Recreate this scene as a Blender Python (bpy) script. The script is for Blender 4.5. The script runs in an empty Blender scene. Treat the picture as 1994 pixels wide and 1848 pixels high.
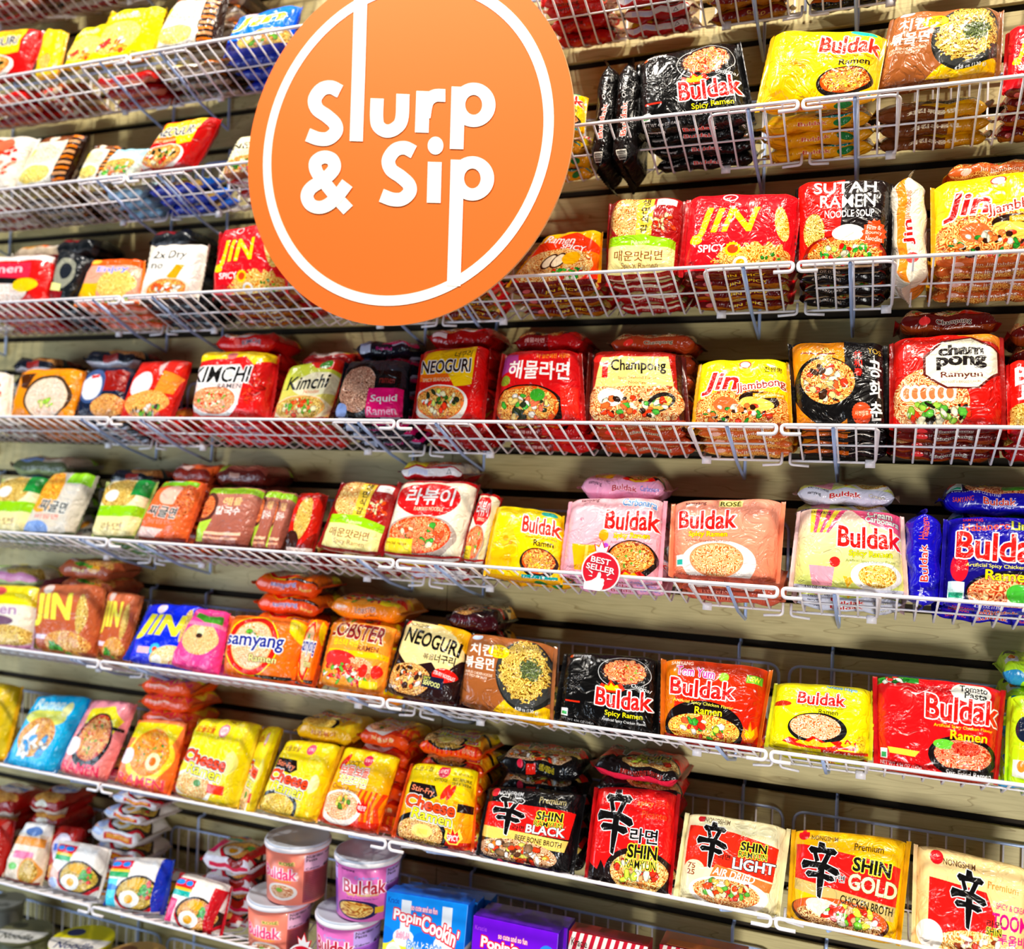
import bpy, math, random
import numpy as np
from mathutils import Vector, Matrix
random.seed(7)
RNG = np.random.default_rng(5)
SC = bpy.context.scene
COL = SC.collection

# ------------------------------------------------------------------ camera
F_PX, CAM = 1822.0, Vector((0.1282, -1.56867, 0.12701))
YAW, PITCH, ROLL = 0.37544, 0.01332, 0.03808
_fw = Vector((-math.sin(YAW)*math.cos(PITCH), math.cos(YAW)*math.cos(PITCH), math.sin(PITCH)))
_r0 = Vector((math.cos(YAW), math.sin(YAW), 0))
_u0 = _r0.cross(_fw)
C_R = math.cos(ROLL)*_r0 + math.sin(ROLL)*_u0
C_U = -math.sin(ROLL)*_r0 + math.cos(ROLL)*_u0
cam_d = bpy.data.cameras.new('camera')
cam_d.sensor_fit = 'HORIZONTAL'; cam_d.sensor_width = 36.0
cam_d.lens = F_PX/1994*36.0
cam_d.clip_start = 0.02
cam_d.dof.use_dof = True
cam_d.dof.focus_distance = 1.33
cam_d.dof.aperture_fstop = 2.4
cam = bpy.data.objects.new('camera', cam_d); COL.objects.link(cam)
cam.matrix_world = Matrix(((C_R.x, C_U.x, -_fw.x, CAM.x), (C_R.y, C_U.y, -_fw.y, CAM.y),
                           (C_R.z, C_U.z, -_fw.z, CAM.z), (0, 0, 0, 1)))
SC.camera = cam

# ------------------------------------------------------------------ light
w = bpy.data.worlds.new('world'); SC.world = w; w.use_nodes = True
w.node_tree.nodes['Background'].inputs[0].default_value = (0.85, 0.90, 1.0, 1)
w.node_tree.nodes['Background'].inputs[1].default_value = 0.03

def area(name, loc, target, sx, sy, power, col, spread=180):
    d = bpy.data.lights.new(name, 'AREA'); d.spread = math.radians(spread); d.shape = 'RECTANGLE'; d.size = sx; d.size_y = sy
    d.energy = power; d.color = col
    o = bpy.data.objects.new(name, d); COL.objects.link(o); o.location = loc
    o.rotation_euler = (Vector(target)-Vector(loc)).to_track_quat('-Z', 'Y').to_euler()
    return o
# warm ceiling luminaires close to the wall, the cool daylight of the shop front at the left and an added low fill from the front
for x_, p_, c_ in ((0.95, 19, (1.0, 0.90, 0.74)), (0.25, 27, (1.0, 0.90, 0.76)), (-0.7, 23, (1.0, 0.93, 0.82)), (-1.5, 23, (1.0, 0.95, 0.88))):
    area('ceiling_spot_panel', (x_, -1.0, 1.9), (x_*.8, 0, 0.05), 0.16, 0.12, p_, c_)
area('shop_window_light', (-2.5, -1.6, -0.35), (-1.2, 0, -0.4), 1.1, 1.1, 15, (0.68, 0.83, 1.0), 130)
area('low_fill_light', (0.7, -2.5, -0.75), (0.0, 0, -0.55), 0.6, 0.35, 7.5, (1.0, 0.98, 0.94), 66)  # added fill lamp, brightens the wall at the lower right
SC.view_settings.view_transform = 'Standard'
SC.view_settings.look = 'None'
SC.view_settings.gamma = 1.0
SC.view_settings.use_curve_mapping = False
SC.view_settings.exposure = 0.0

# ------------------------------------------------------------------ helpers
def ray(x, y):
    return ((x-997)/F_PX)*C_R - ((y-924)/F_PX)*C_U + _fw
def hit(x, y, Y):                       # the point of a photo pixel on the plane y = Y
    d = ray(x, y); return CAM + d*((Y-CAM.y)/d.y)
def hit_tilt(x, y, yb, zr, tan):        # ... on the leaning plane y = yb + (z - zr) * tan
    d = ray(x, y)
    k = (yb + (CAM.z-zr)*tan - CAM.y)/(d.y - d.z*tan)
    return CAM + d*k
def lin(c):
    return tuple(((v/12.92) if v <= .04045 else ((v+.055)/1.055)**2.4) for v in c)
def hx(s):
    return tuple(int(s[i:i+2], 16)/255 for i in (0, 2, 4))

def tag(o, label=None, cat=None, group=None, kind=None):
    if label: o['label'] = label
    if cat: o['category'] = cat
    if group: o['group'] = group
    if kind: o['kind'] = kind
    return o
def link(o, parent=None):
    COL.objects.link(o)
    if parent is not None: o.parent = parent
    return o
def empty(name, loc=(0, 0, 0)):
    o = bpy.data.objects.new(name, None); o.location = loc; o.empty_display_size = .02
    return link(o)
def mesh(name, V, Fc, mats, fm=None, smooth=True, uv=None):
    m = bpy.data.meshes.new(name); m.from_pydata([tuple(v) for v in V], [], Fc)
    for k in mats: m.materials.append(k)
    if fm is not None: m.polygons.foreach_set('material_index', fm)
    m.polygons.foreach_set('use_smooth', [smooth]*len(m.polygons))
    if uv is not None:
        l = m.uv_layers.new(name='UVMap'); l.data.foreach_set('uv', np.asarray(uv, dtype=np.float32).ravel())
    m.update(); return m
def obj(name, m, parent=None, loc=(0, 0, 0)):
    o = bpy.data.objects.new(name, m); o.location = loc
    return link(o, parent)

class MB:
    def __init__(s): s.V = []; s.F = []
    def tube(s, pts, r, n=7, closed=False):
        P = [Vector(p) for p in pts]; N = len(P); base = len(s.V); up = None
        for i in range(N):
            if closed: t = P[(i+1) % N]-P[i-1]
            else: t = P[min(i+1, N-1)]-P[max(i-1, 0)]
            t.normalize()
            if up is None:
                up = Vector((0, 0, 1)) if abs(t.z) < .9 else Vector((1, 0, 0))
            a = (up - t*up.dot(t)).normalized(); b = t.cross(a); up = a
            for k in range(n):
                q = 2*math.pi*k/n
                s.V.append(P[i]+(a*math.cos(q)+b*math.sin(q))*r)
        for i in range(N if closed else N-1):
            j = (i+1) % N
            for k in range(n):
                l = (k+1) % n
                s.F.append((base+i*n+k, base+i*n+l, base+j*n+l, base+j*n+k))
        if not closed:
            s.F.append(tuple(base+k for k in reversed(range(n))))
            s.F.append(tuple(base+(N-1)*n+k for k in range(n)))
        return s
    def box(s, x0, x1, y0, y1, z0, z1):
        b = len(s.V)
        s.V += [(x, y, z) for x in (x0, x1) for y in (y0, y1) for z in (z0, z1)]
        s.F += [tuple(b+i for i in f) for f in ((0, 1, 3, 2), (4, 6, 7, 5), (0, 4, 5, 1), (2, 3, 7, 6), (0, 2, 6, 4), (1, 5, 7, 3))]
        return s
    def build(s, name, mat, parent=None, loc=(0, 0, 0), smooth=True):
        return obj(name, mesh(name, s.V, s.F, [mat], smooth=smooth), parent, loc)
def bend(pts, r=.012, n=4):             # round the inner corners of a polyline
    P = [Vector(p) for p in pts]; out = [P[0]]
    for i in range(1, len(P)-1):
        a, b, c = P[i-1], P[i], P[i+1]
        d1 = min(r, (a-b).length*.45); d2 = min(r, (c-b).length*.45)
        p, q = b+(a-b).normalized()*d1, b+(c-b).normalized()*d2
        for k in range(n+1):
            t = k/n; out.append(p*(1-t)**2+b*2*t*(1-t)+q*t*t)
    return out+[P[-1]]

# ------------------------------------------------------------------ materials
def new_mat(name):
    m = bpy.data.materials.new(name); m.use_nodes = True
    return m, m.node_tree.nodes, m.node_tree.links, m.node_tree.nodes['Principled BSDF']
def plain(name, c, rough=.4, metal=0, bump=0, bscale=60, coat=0):
    m, N, L, b = new_mat(name)
    b.inputs['Base Color'].default_value = (*lin(hx(c)), 1)
    b.inputs['Roughness'].default_value = rough; b.inputs['Metallic'].default_value = metal
    b.inputs['Coat Weight'].default_value = coat
    if bump:
        t = N.new('ShaderNodeTexNoise'); t.inputs['Scale'].default_value = bscale; t.inputs['Detail'].default_value = 3
        tc = N.new('ShaderNodeTexCoord'); L.new(tc.outputs['Object'], t.inputs['Vector'])
        q = N.new('ShaderNodeBump'); q.inputs['Strength'].default_value = bump; q.inputs['Distance'].default_value = .004
        L.new(t.outputs[0], q.inputs['Height']); L.new(q.outputs[0], b.inputs['Normal'])
    return m
_foil = {}
def foil(c):
    if c not in _foil: _foil[c] = plain('wrapper_film_'+c, c, .24, 0, .5, 45, .3)
    return _foil[c]
def crinkle(N, L, b, strength, scale):
    tc = N.new('ShaderNodeTexCoord')
    t1 = N.new('ShaderNodeTexNoise'); t1.inputs['Scale'].default_value = scale; t1.inputs['Detail'].default_value = 2.5
    t1.inputs['Distortion'].default_value = 1.2
    t2 = N.new('ShaderNodeTexVoronoi'); t2.feature = 'DISTANCE_TO_EDGE'; t2.inputs['Scale'].default_value = scale*.55
    L.new(tc.outputs['Object'], t1.inputs['Vector'])
    mx = N.new('ShaderNodeMixRGB'); mx.inputs[0].default_value = .12
    L.new(tc.outputs['Object'], mx.inputs[1]); L.new(t1.outputs['Color'], mx.inputs[2]); L.new(mx.outputs[0], t2.inputs['Vector'])
    mr = N.new('ShaderNodeMapRange'); mr.inputs['From Max'].default_value = .16
    L.new(t2.outputs['Distance'], mr.inputs['Value'])
    ad = N.new('ShaderNodeMath'); ad.operation = 'MULTIPLY_ADD'; ad.inputs[1].default_value = .22
    L.new(mr.outputs[0], ad.inputs[0]); L.new(t1.outputs[0], ad.inputs[2])
    q = N.new('ShaderNodeBump'); q.inputs['Strength'].default_value = strength; q.inputs['Distance'].default_value = .005
    L.new(ad.outputs[0], q.inputs['Height']); L.new(q.outputs[0], b.inputs['Normal'])
def printed(name, cv, rough=.22, bump=.8, scale=30):
    n = cv.n
    im = bpy.data.images.new(name, n, n)
    a = np.ones((n, n, 4), np.float32); g = cv.a.mean(2, keepdims=True); a[:, :, :3] = np.clip(g+(cv.a-g)*1.16, 0, 1)[::-1]
    im.pixels.foreach_set(a.ravel()); im.update(); im.pack()
    m, N, L, b = new_mat(name)
    t = N.new('ShaderNodeTexImage'); t.image = im; t.extension = 'EXTEND'
    L.new(t.outputs[0], b.inputs['Base Color'])
    b.inputs['Roughness'].default_value = rough; b.inputs['Specular IOR Level'].default_value = .42
    b.inputs['Coat Weight'].default_value = .15; b.inputs['Coat Roughness'].default_value = .06
    if bump: crinkle(N, L, b, bump, scale)
    return m

WIRE = plain('white_coated_wire', 'f3eef2', .32)
WIRE_B = plain('blue_grey_wire', 'aec4f0', .3, .1)

# ------------------------------------------------------------------ a small painter for the printed artwork
def _noise(n, g, seed):
    r = np.random.default_rng(seed); k = r.random((g+2, g+2)).astype(np.float32)
    c = np.linspace(0, g, n, endpoint=False); i = c.astype(int); f = c-i; f = f*f*(3-2*f)
    a = k[np.ix_(i, i)]; b = k[np.ix_(i, i+1)]; cc = k[np.ix_(i+1, i)]; d = k[np.ix_(i+1, i+1)]
    fx = f[None, :]; fy = f[:, None]
    return (a*(1-fx)+b*fx)*(1-fy)+(cc*(1-fx)+d*fx)*fy
NN = 768
N_A = _noise(NN, 40, 1)*.75+_noise(NN, 85, 2)*.25
STR = np.sin(N_A*34)*.5+.5
N_B = _noise(NN, 16, 3); N_C = _noise(NN, 60, 4)
_tc = {}
def glyphs(s, bold):
    bold = bold*.45
    k = (s, bold)
    if k not in _tc:
        cu = bpy.data.curves.new('t', 'FONT'); cu.body = s; cu.offset = bold; cu.resolution_u = 3
        o = bpy.data.objects.new('t', cu); COL.objects.link(o)
        dg = bpy.context.evaluated_depsgraph_get(); e = o.evaluated_get(dg); m = e.to_mesh(); m.calc_loop_triangles()
        V = np.array([v.co[:2] for v in m.vertices]); T = np.array([t.vertices[:] for t in m.loop_triangles])
        e.to_mesh_clear(); bpy.data.objects.remove(o); bpy.data.curves.remove(cu)
        mn, mxx = V.min(0), V.max(0); _tc[k] = ((V-(mn+mxx)/2), (mxx-mn), T)
    return _tc[k]
class Cv:
    def __init__(s, bg, bg2=None, n=512):
        s.n = n; s.a = np.zeros((n, n, 3), np.float32); s.sx = n/100; s.sy = n*.8/100
        s.Y, s.X = np.mgrid[0:n, 0:n].astype(np.float32); s.X /= s.sx; s.Y /= s.sy
        c = np.array(hx(bg))
        if bg2:
            t = np.clip(s.Y/100, 0, 1)[..., None]; s.a[:] = c*(1-t)+np.array(hx(bg2))*t
        else: s.a[:] = c
        s.seed = 0; s.q = []
    def box(s, x0, y0, x1, y1):
        a = max(0, int(x0*s.sx)); b = min(s.n, int(x1*s.sx)+1); c = max(0, int(y0*s.sy)); d = min(s.n, int(y1*s.sy)+1)
        return slice(c, max(c, d)), slice(a, max(a, b))
    def put(s, sl, m, c):
        v = s.a[sl]; v[m] = hx(c) if isinstance(c, str) else c[m]
    def r(s, x0, y0, x1, y1, c):
        s.a[s.box(x0, y0, x1, y1)] = hx(c); return s
    def e(s, cx, cy, rx, ry, c, rot=0):
        R = max(rx, ry)*1.3; sl = s.box(cx-R, cy-R*1.2, cx+R, cy+R*1.2)
        X = s.X[sl]-cx; Y = s.Y[sl]-cy
        if rot:
            q = math.radians(rot); X, Y = X*math.cos(q)+Y*math.sin(q), -X*math.sin(q)+Y*math.cos(q)
        s.put(sl, (X/rx)**2+(Y/ry)**2 < 1, c); return s
    def p(s, pts, c):
        xs = [p[0] for p in pts]; ys = [p[1] for p in pts]; sl = s.box(min(xs), min(ys), max(xs), max(ys))
        X = s.X[sl]; Y = s.Y[sl]; m = np.zeros(X.shape, bool)
        for i in range(len(pts)):
            (x0, y0), (x1, y1) = pts[i-1], pts[i]
            if y0 == y1: continue
            m ^= ((Y >= min(y0, y1)) & (Y < max(y0, y1)) & (X < x0+(Y-y0)*(x1-x0)/(y1-y0)))
        s.put(sl, m, c); return s
    def star(s, cx, cy, r, c, k=14, f=.82, sq=1.):
        return s.p([(cx+r*(1 if i % 2 else f)*math.cos(math.pi*i/k), cy+sq*r*1.15*(1 if i % 2 else f)*math.sin(math.pi*i/k)) for i in range(2*k)], c)
    def flame(s, cx, cy, w, h, c='ee2211', c2='ffc000'):
        for q, cc in ((1, c), (.6, c2)):
            s.p([(cx-w*q, cy+h*.3*q), (cx-w*.8*q, cy-h*.5*q), (cx-w*.35*q, cy-h*.1*q), (cx-w*.1*q, cy-h*q), (cx+w*.3*q, cy-h*.2*q), (cx+w*.7*q, cy-h*.7*q), (cx+w*q, cy+h*.2*q), (cx+w*.5*q, cy+h*.8*q), (cx-w*.5*q, cy+h*.8*q)], cc)
        return s
    def nood(s, cx, cy, rx, ry, pal=('8a2f06', 'f08a2c', 'ffe08a'), k=1., rot=0, rag=.0):
        s.seed += 1; q0 = (s.seed*97+int(cx*7)) % 200
        R = max(rx, ry)*1.25; sl = s.box(cx-R, cy-R*1.25, cx+R, cy+R*1.25)
        X = s.X[sl]-cx; Y = s.Y[sl]-cy
        if rot:
            q = math.radians(rot); X, Y = X*math.cos(q)+Y*math.sin(q), -X*math.sin(q)+Y*math.cos(q)
        ix = ((s.X[sl]*5.2/k).astype(int)+q0) % NN; iy = ((s.Y[sl]*4.4/k).astype(int)+q0*2) % NN
        d = (X/rx)**2+(Y/ry)**2+rag*(N_C[iy, ix]-.5)*2
        m = d < 1
        v = STR[iy, ix][..., None]; w_ = N_B[iy, ix][..., None]
        a, b, c = (np.array(hx(p)) for p in pal)
        b2 = b*(1-.45*w_)+c*.45*w_
        col = np.where(v < .45, a+(b2-a)*v/.45, b2+(c-b2)*(v-.45)/.55)
        s.a[sl][m] = col[m].astype(np.float32); return s
    def dots(s, cx, cy, rx, ry, cols, n=14, r=2.2, seed=3):
        R = random.Random(seed*31+int(cx)+int(cy)*7); n = int(n*1.9)
        for i in range(n):
            t = R.random()*6.283; q = math.sqrt(R.random())*.88; a, b = r*R.uniform(.4, 1.15), r*R.uniform(.28, .8)
            x, y, w_ = cx+rx*q*math.cos(t), cy+ry*q*math.sin(t), R.uniform(0, 3.14); M = max(a, b)*1.3
            sl = s.box(x-M, y-M*1.2, x+M, y+M*1.2); X = s.X[sl]-x; Y = s.Y[sl]-y
            X, Y = X*math.cos(w_)+Y*math.sin(w_), -X*math.sin(w_)+Y*math.cos(w_)
            ix = (s.X[sl]*7).astype(int) % NN; iy = (s.Y[sl]*6).astype(int) % NN
            d = (X/a)**2+(Y/b)**2+.7*(N_C[iy, ix]-.5)
            c = np.array(hx(cols[i % len(cols)]))*(1.08-.5*np.clip(d, 0, 1)[..., None]*N_A[iy, ix][..., None])
            s.a[sl][d < 1.25] = c[d < 1.25]*.55; s.a[sl][d < 1] = np.clip(c[d < 1], 0, 1)
        return s
    def bowl(s, cx, cy, rx, ry, rim='111111', soup='e0480c', pal=('8a2f06', 'f08a2c', 'ffe08a'), dots=(), nd=14, r=2.4, rw=1.12, rot=0):
        s.e(cx, cy+ry*.12, rx*rw, ry*rw*1.05, rim, rot); s.e(cx, cy, rx*.98, ry*.98, soup, rot)
        s.nood(cx, cy, rx*.92, ry*.9, pal, rot=rot, rag=.25)
        if dots: s.dots(cx, cy, rx*.8, ry*.75, dots, nd, r)
        return s
    def t(s, *a, **k):
        s.q.append((a, k)); return s
    def flush(s):
        for a, k in s.q: (s.shin_ if k.get('shin') else s.t_)(*a, **k)
        return s
    def t_(s, txt, cx, cy, w, h, c, bold=.02, oc=None, ow=1., oc2=None, ow2=0, rot=0, sh=0, arc=0):
        V, sz, T = glyphs(txt, bold)
        if w is None: w = sz[0]/sz[1]*h*.8
        P = V/sz; P = np.stack([P[:, 0]*w*s.sx, -P[:, 1]*h*s.sy], 1)
        if sh: P[:, 0] -= P[:, 1]*sh
        if arc: P[:, 1] += arc*s.sy*((P[:, 0]/(w*s.sx*.5))**2)
        if rot:
            q = math.radians(rot); P = np.stack([P[:, 0]*math.cos(q)-P[:, 1]*math.sin(q), P[:, 0]*math.sin(q)+P[:, 1]*math.cos(q)], 1)
        P += (cx*s.sx, cy*s.sy)
        k = s.n/512; o1 = ow*k*3 if oc else 0; o2 = ow2*k*3 if oc2 else 0; pad = int(o1+o2)+2
        x0 = int(P[:, 0].min())-pad; y0 = int(P[:, 1].min())-pad; x1 = int(P[:, 0].max())+pad+1; y1 = int(P[:, 1].max())+pad+1
        W, H = x1-x0, y1-y0; m = np.zeros((H, W), bool); P = P-(x0, y0)
        for i, j, l in T:
            a, b, cc = P[i], P[j], P[l]
            xa = max(0, int(min(a[0], b[0], cc[0]))); xb = min(W, int(max(a[0], b[0], cc[0]))+2)
            ya = max(0, int(min(a[1], b[1], cc[1]))); yb = min(H, int(max(a[1], b[1], cc[1]))+2)
            d = (b[0]-a[0])*(cc[1]-a[1])-(b[1]-a[1])*(cc[0]-a[0])
            if abs(d) < 1e-6 or xb <= xa or yb <= ya: continue
            X = np.arange(xa, xb)[None, :]+.5; Y = np.arange(ya, yb)[:, None]+.5
            w1 = ((b[0]-a[0])*(Y-a[1])-(b[1]-a[1])*(X-a[0]))/d
            w2 = ((cc[1]-a[1])*(X-a[0])-(cc[0]-a[0])*(Y-a[1]))/d
            m[ya:yb, xa:xb] |= (w1 >= -.01) & (w2 >= -.01) & (w1+w2 <= 1.01)
        s._ink(m, x0, y0, c, oc, o1, oc2, o2); return s
    def _ink(s, m, x0, y0, c, oc, o1, oc2=None, o2=0):
        H, W = m.shape; y1, x1 = y0+H, x0+W
        def dil(mm, rr):
            o = mm.copy(); rr = max(1, rr)
            for q in range(12):
                for f in ((1, .5) if rr > 3 else (1,)):
                    dx = int(round(math.cos(q*math.pi/6)*rr*f)); dy = int(round(math.sin(q*math.pi/6)*rr*f))
                    ys = slice(max(0, dy), H+min(0, dy)); yt = slice(max(0, -dy), H+min(0, -dy))
                    xs = slice(max(0, dx), W+min(0, dx)); xt = slice(max(0, -dx), W+min(0, -dx))
                    o[ys, xs] |= mm[yt, xt]
            return o
        def paint(mm, col):
            X0, Y0 = max(0, x0), max(0, y0); X1, Y1 = min(s.n, x1), min(s.n, y1)
            if X1 <= X0 or Y1 <= Y0: return
            s.a[Y0:Y1, X0:X1][mm[Y0-y0:Y1-y0, X0-x0:X1-x0]] = hx(col)
        if oc:
            d1 = dil(m, o1)
            if oc2: paint(dil(d1, o2), oc2)
            paint(d1, oc)
        paint(m, c)
    def shin_(s, cx, cy, w, h, shin=True):
        x0 = int((cx-w/2)*s.sx)-10; y0 = int((cy-h/2)*s.sy)-10; W, H = int(w*s.sx)+20, int(h*s.sy)+20
        Y, X = np.mgrid[0:H, 0:W]; X = (X-10)/(w*s.sx); Y = (Y-10)/(h*s.sy); m = np.zeros((H, W), bool)
        for pts in (((.42, 0), (.56, .02), (.6, .12), (.4, .13)), ((.16, .15), (.22, .09), (.45, .12), (.8, .1), (.9, .16), (.84, .22), (.5, .2), (.24, .22)),
                    ((.28, .2), (.38, .19), (.46, .34), (.36, .38)), ((.76, .2), (.62, .42), (.5, .4), (.62, .2)),
                    ((0, .43), (.05, .35), (.3, .37), (.6, .37), (.94, .45), (1, .53), (.9, .57), (.55, .47), (.2, .48), (.04, .52)),
                    ((.12, .6), (.18, .54), (.5, .55), (.82, .58), (.88, .65), (.76, .69), (.5, .63), (.2, .66)), ((.43, .4), (.61, .4), (.6, .7), (.55, 1), (.46, .97), (.43, .7))):
            q = np.zeros((H, W), bool)
            for i in range(len(pts)):
                (xa, ya), (xb, yb) = pts[i-1], pts[i]
                if ya != yb: q ^= (Y >= min(ya, yb)) & (Y < max(ya, yb)) & (X < xa+(Y-ya)*(xb-xa)/(yb-ya))
            m |= q
        s._ink(m, x0, y0, '0a0808', 'ffffff', 4)
    def strip(s, bg, txt=None, c='ffffff', oc=None, x=50, w=45, bg2=None):
        s.r(0, 101, 100, 125.5, bg)
        if bg2: s.r(0, 118, 100, 125.5, bg2)
        if txt: s.t(txt, x, 112, w, 8, c, .03, oc, .8)
        return s
# ------------------------------------------------------------------ printed artwork, one painter per kind of packet
OR = ('8a2f06', 'f08a2c', 'ffe08a'); RD = ('7a1404', 'e8481a', 'ffb070'); YL = ('7a4a06', 'e8a62c', 'fff0a0'); BR = ('241004', '8a5a1c', 'e8c060')
PK = ('a03010', 'f07040', 'ffd8a8')
VEG = ('3fae2c', 'ff3b1c', 'fff3c0', 'e8e05a', '2c7a1c'); EGG = ('ffffff', 'ffb400')
D = {}
def des(k, side, n=512):
    def f(fn): D[k] = (fn, side, n); return fn
    return f
def buld(c, x=66, y=60, w=60, h=25, col='e8201c', oc='ffffff', oc2=None, sub='Spicy Ramen', sc='ffe400', so=None, art='Artificial Spicy Chicken Flavor', ac='ffffff', gy=0, rev=False):
    if rev:
        c.t('Buldak', x, y, w, h, col, .055, oc, 2.0, oc2, 1.2, arc=-2); c.t(art, x+1, y+h*.68, w*.8, h*.17, ac, .02); c.t(sub, x+6, y+h*.98, w*.5, h*.36, sc, .04, so, .8); return c
    c.t('Buldak', x, y, w, h, col, .055, oc, 2.0, oc2, 1.2, arc=-2)
    if sub: c.t(sub, x+1, y+h*.72+gy, w*.66, h*.34, sc, .03, so, .8)
    if art: c.t(art, x+1, y+h*1.05+gy, w*.76, h*.17, ac, .005)
    return c
def samy(c, x=20, y=6, col='ffffff'):
    return c.t('samyang', x, y, 20, 5, col, .03)

@des('bko', '0c0b0c')
def _(n):
    c = Cv('070606', n=n); samy(c, 20, 7); c.e(9, 7, 2.5, 2.5, 'f06020')
    c.bowl(68, 24, 25, 18, 'f0f0f0', 'c03010', PK, ('ffb040', 'e02c10'), 10); c.e(68, 27, 27.5, 21, '0a0a0a') if 0 else None
    c.bowl(68, 24, 24.5, 17.5, '141414', '2a0a04', ('9a2406', 'f0703c', 'ffc890'), ('ffa030', '7ab02c'), 8, 1.6)
    c.flame(56, 46, 14, 9, 'e03010', 'ffc400'); c.t('Original', 86, 44, 20, 6, 'ffffff', .01, '000000', .6, sh=.3, rot=12)
    buld(c, 69, 61, 58, 24, so='101010', gy=2)
    c.t('NET WT 4.94 OZ (140g)', 22, 96, 34, 4, 'e8e8e8', .01); c.r(8, 70, 24, 72, 'e03018'); c.r(4, 82, 12, 92, 'f6f6f6').r(5, 86, 11, 90, '2ca04c')
    c.strip('0c0a0a', 'Buldak', 'e0301c', 'ffffff', 55, 30); c.t('samyang', 16, 112, 16, 5, 'ffffff', .02); return c
@des('bks', '0c0b0c', 384)
def _(n):
    c = Cv('0a0808', n=n); c.strip('0a0808', 'Buldak', 'f0604c', 'ffffff', 44, 34); c.t('Original', 76, 112, 22, 7, 'ffffff', .01, sh=.3)
    c.r(4, 105, 14, 119, 'e8e4d8')
    for i in range(7): c.r(5+i*1.2, 106, 5.5+i*1.2, 118, '111111')
    return c
@des('bky', 'f0b400')
def _(n):
    c = Cv('ffd800', 'ffc400', n=n)
    for x, y, r in ((22, 78, 16), (34, 62, 9), (14, 60, 6)): c.e(x, y, r, r*.9, 'ffb400')
    c.p([(12, 60), (30, 20), (44, 58)], 'ffc02c'); c.e(26, 48, 4, 4, 'ff9c10'); c.e(34, 53, 3, 3, 'ff9c10')
    buld(c, 74, 26, 54, 24, 'd8301c', sub='Ramen', sc='201008', ac='7a4a10', rev=True)
    c.bowl(74, 74, 22, 17, '1c1410', 'c85010', OR, ('ffd24a',), 9); c.r(52, 93, 98, 101, '14a0a0'); c.t('Stir-Fried Ramen', 75, 97, 42, 6, 'ffffff', .02)
    c.e(84, 6, 12, 4.5, '2cb8a8')
    c.strip('e8a81c', 'Buldak', 'c8301c', 'fff0c0', 48, 26); c.e(75, 112, 8, 8, '1c7a3c'); c.t('samyang', 17, 112, 16, 5, 'a06010', .01); return c
@des('chi', '9a5c34')
def _(n):
    c = Cv('a8683c', '94562c', n=n); c.p([(38, 100), (60, 72), (100, 80), (100, 101), (38, 101)], 'f0c010')
    c.e(74, 46, 33, 44, '20201e'); c.e(73, 44, 31, 42, '3a3a38'); c.nood(72, 40, 27, 38, ('5a3606', 'd8a030', 'ffe88a'), rag=.2); c.nood(80, 38, 12, 14, ('000000', '28301c', '8a9a5a'), .6, rag=.7)
    c.e(42, 22, 12, 9, 'ffd400'); c.t('매콤', 42, 19, 12, 6, '6a3a10', .02); c.t('간장맛', 42, 26, 14, 6, '6a3a10', .02)
    c.t('치킨', 22, 23, 28, 16, 'fff4ec', .05); c.t('볶음면', 21, 41, 36, 16, 'fff4ec', .05)
    c.t('STIR-FRIED CHICKEN NOODLE', 21, 55, 34, 3.4, 'ffe8d8', .02); c.t('WITH SPICY SOY SAUCE', 18, 59.5, 28, 3.2, 'ffe8d8', .02); c.t('4.58 oz (130 g)', 78, 88, 26, 5, 'ffffff', .01); c.e(14, 6, 7, 4, 'cfe0f8')
    c.strip('6e3c1c', '치킨볶음면', 'f8e8c8', None, 50, 44); c.r(62, 101, 100, 125.5, 'c89018'); c.t('치킨볶음면', 50, 112, 42, 9, 'f8e8c8', .04); return c
@des('jinr', 'c8141c')
def _(n):
    c = Cv('dc1c28', n=n); c.e(40, 8, 7, 5, 'ffffff'); c.e(40, 8, 5.6, 3.8, 'dc1c28'); c.t('JIN', 38, 42, 54, 40, 'ffe81c', .04, sh=.25); c.t('SPICY', 28, 72, 26, 9, 'ffffff', .05)
    c.e(12, 62, 6, 5, 'ffe81c'); c.nood(90, 44, 6, 22, ('d88a10', 'ffd84a', 'fff6b0'), rot=-10); c.nood(68, 88, 36, 20, ('c86010', 'f8b83c', 'fff2a0'), rag=.4)
    c.star(48, 74, 8, 'ffd81c'); c.e(48, 74, 5, 5, 'f05020'); c.e(56, 90, 7, 7, 'ffffff'); c.e(56, 90, 4, 4, 'ffb400'); c.dots(84, 90, 14, 10, VEG)
    c.strip('5c0c0c', 'JIN SPICY', 'f0c81c', None, 60, 40, 'a05c14'); c.e(18, 112, 5, 5, 'c86060'); return c
@des('jino', 'e8a000')
def _(n):
    c = Cv('ffd81c', 'e02418', n=n); c.p([(0, 30), (60, 4), (100, 30), (100, 46), (0, 60)], 'e8401c'); c.t('Ramen', 40, 20, 52, 15, 'ffffff', .03, 'd02c18', 1, rot=8); c.t('SPICY', 66, 38, 40, 9, 'ffffff', .05, 'c81c10', 1, rot=12)
    c.nood(48, 72, 48, 34, ('b04a08', 'f8b44c', 'fff4c0'), 1.2); 
    for x in (40, 52): c.e(x, 62, 9, 15, '3a1c10', 15).e(x, 62, 7, 12, 'f8ecd0', 15)
    c.e(68, 58, 12, 12, 'ffb41c'); c.dots(68, 86, 22, 12, ('1c8a2c', 'e83c1c', '4ab83c', 'f8f0d8'), 14, 4)
    c.strip('6a1010', 'JIN SPICY', 'd8a018', None, 62, 36, 'a86414'); return c
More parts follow.
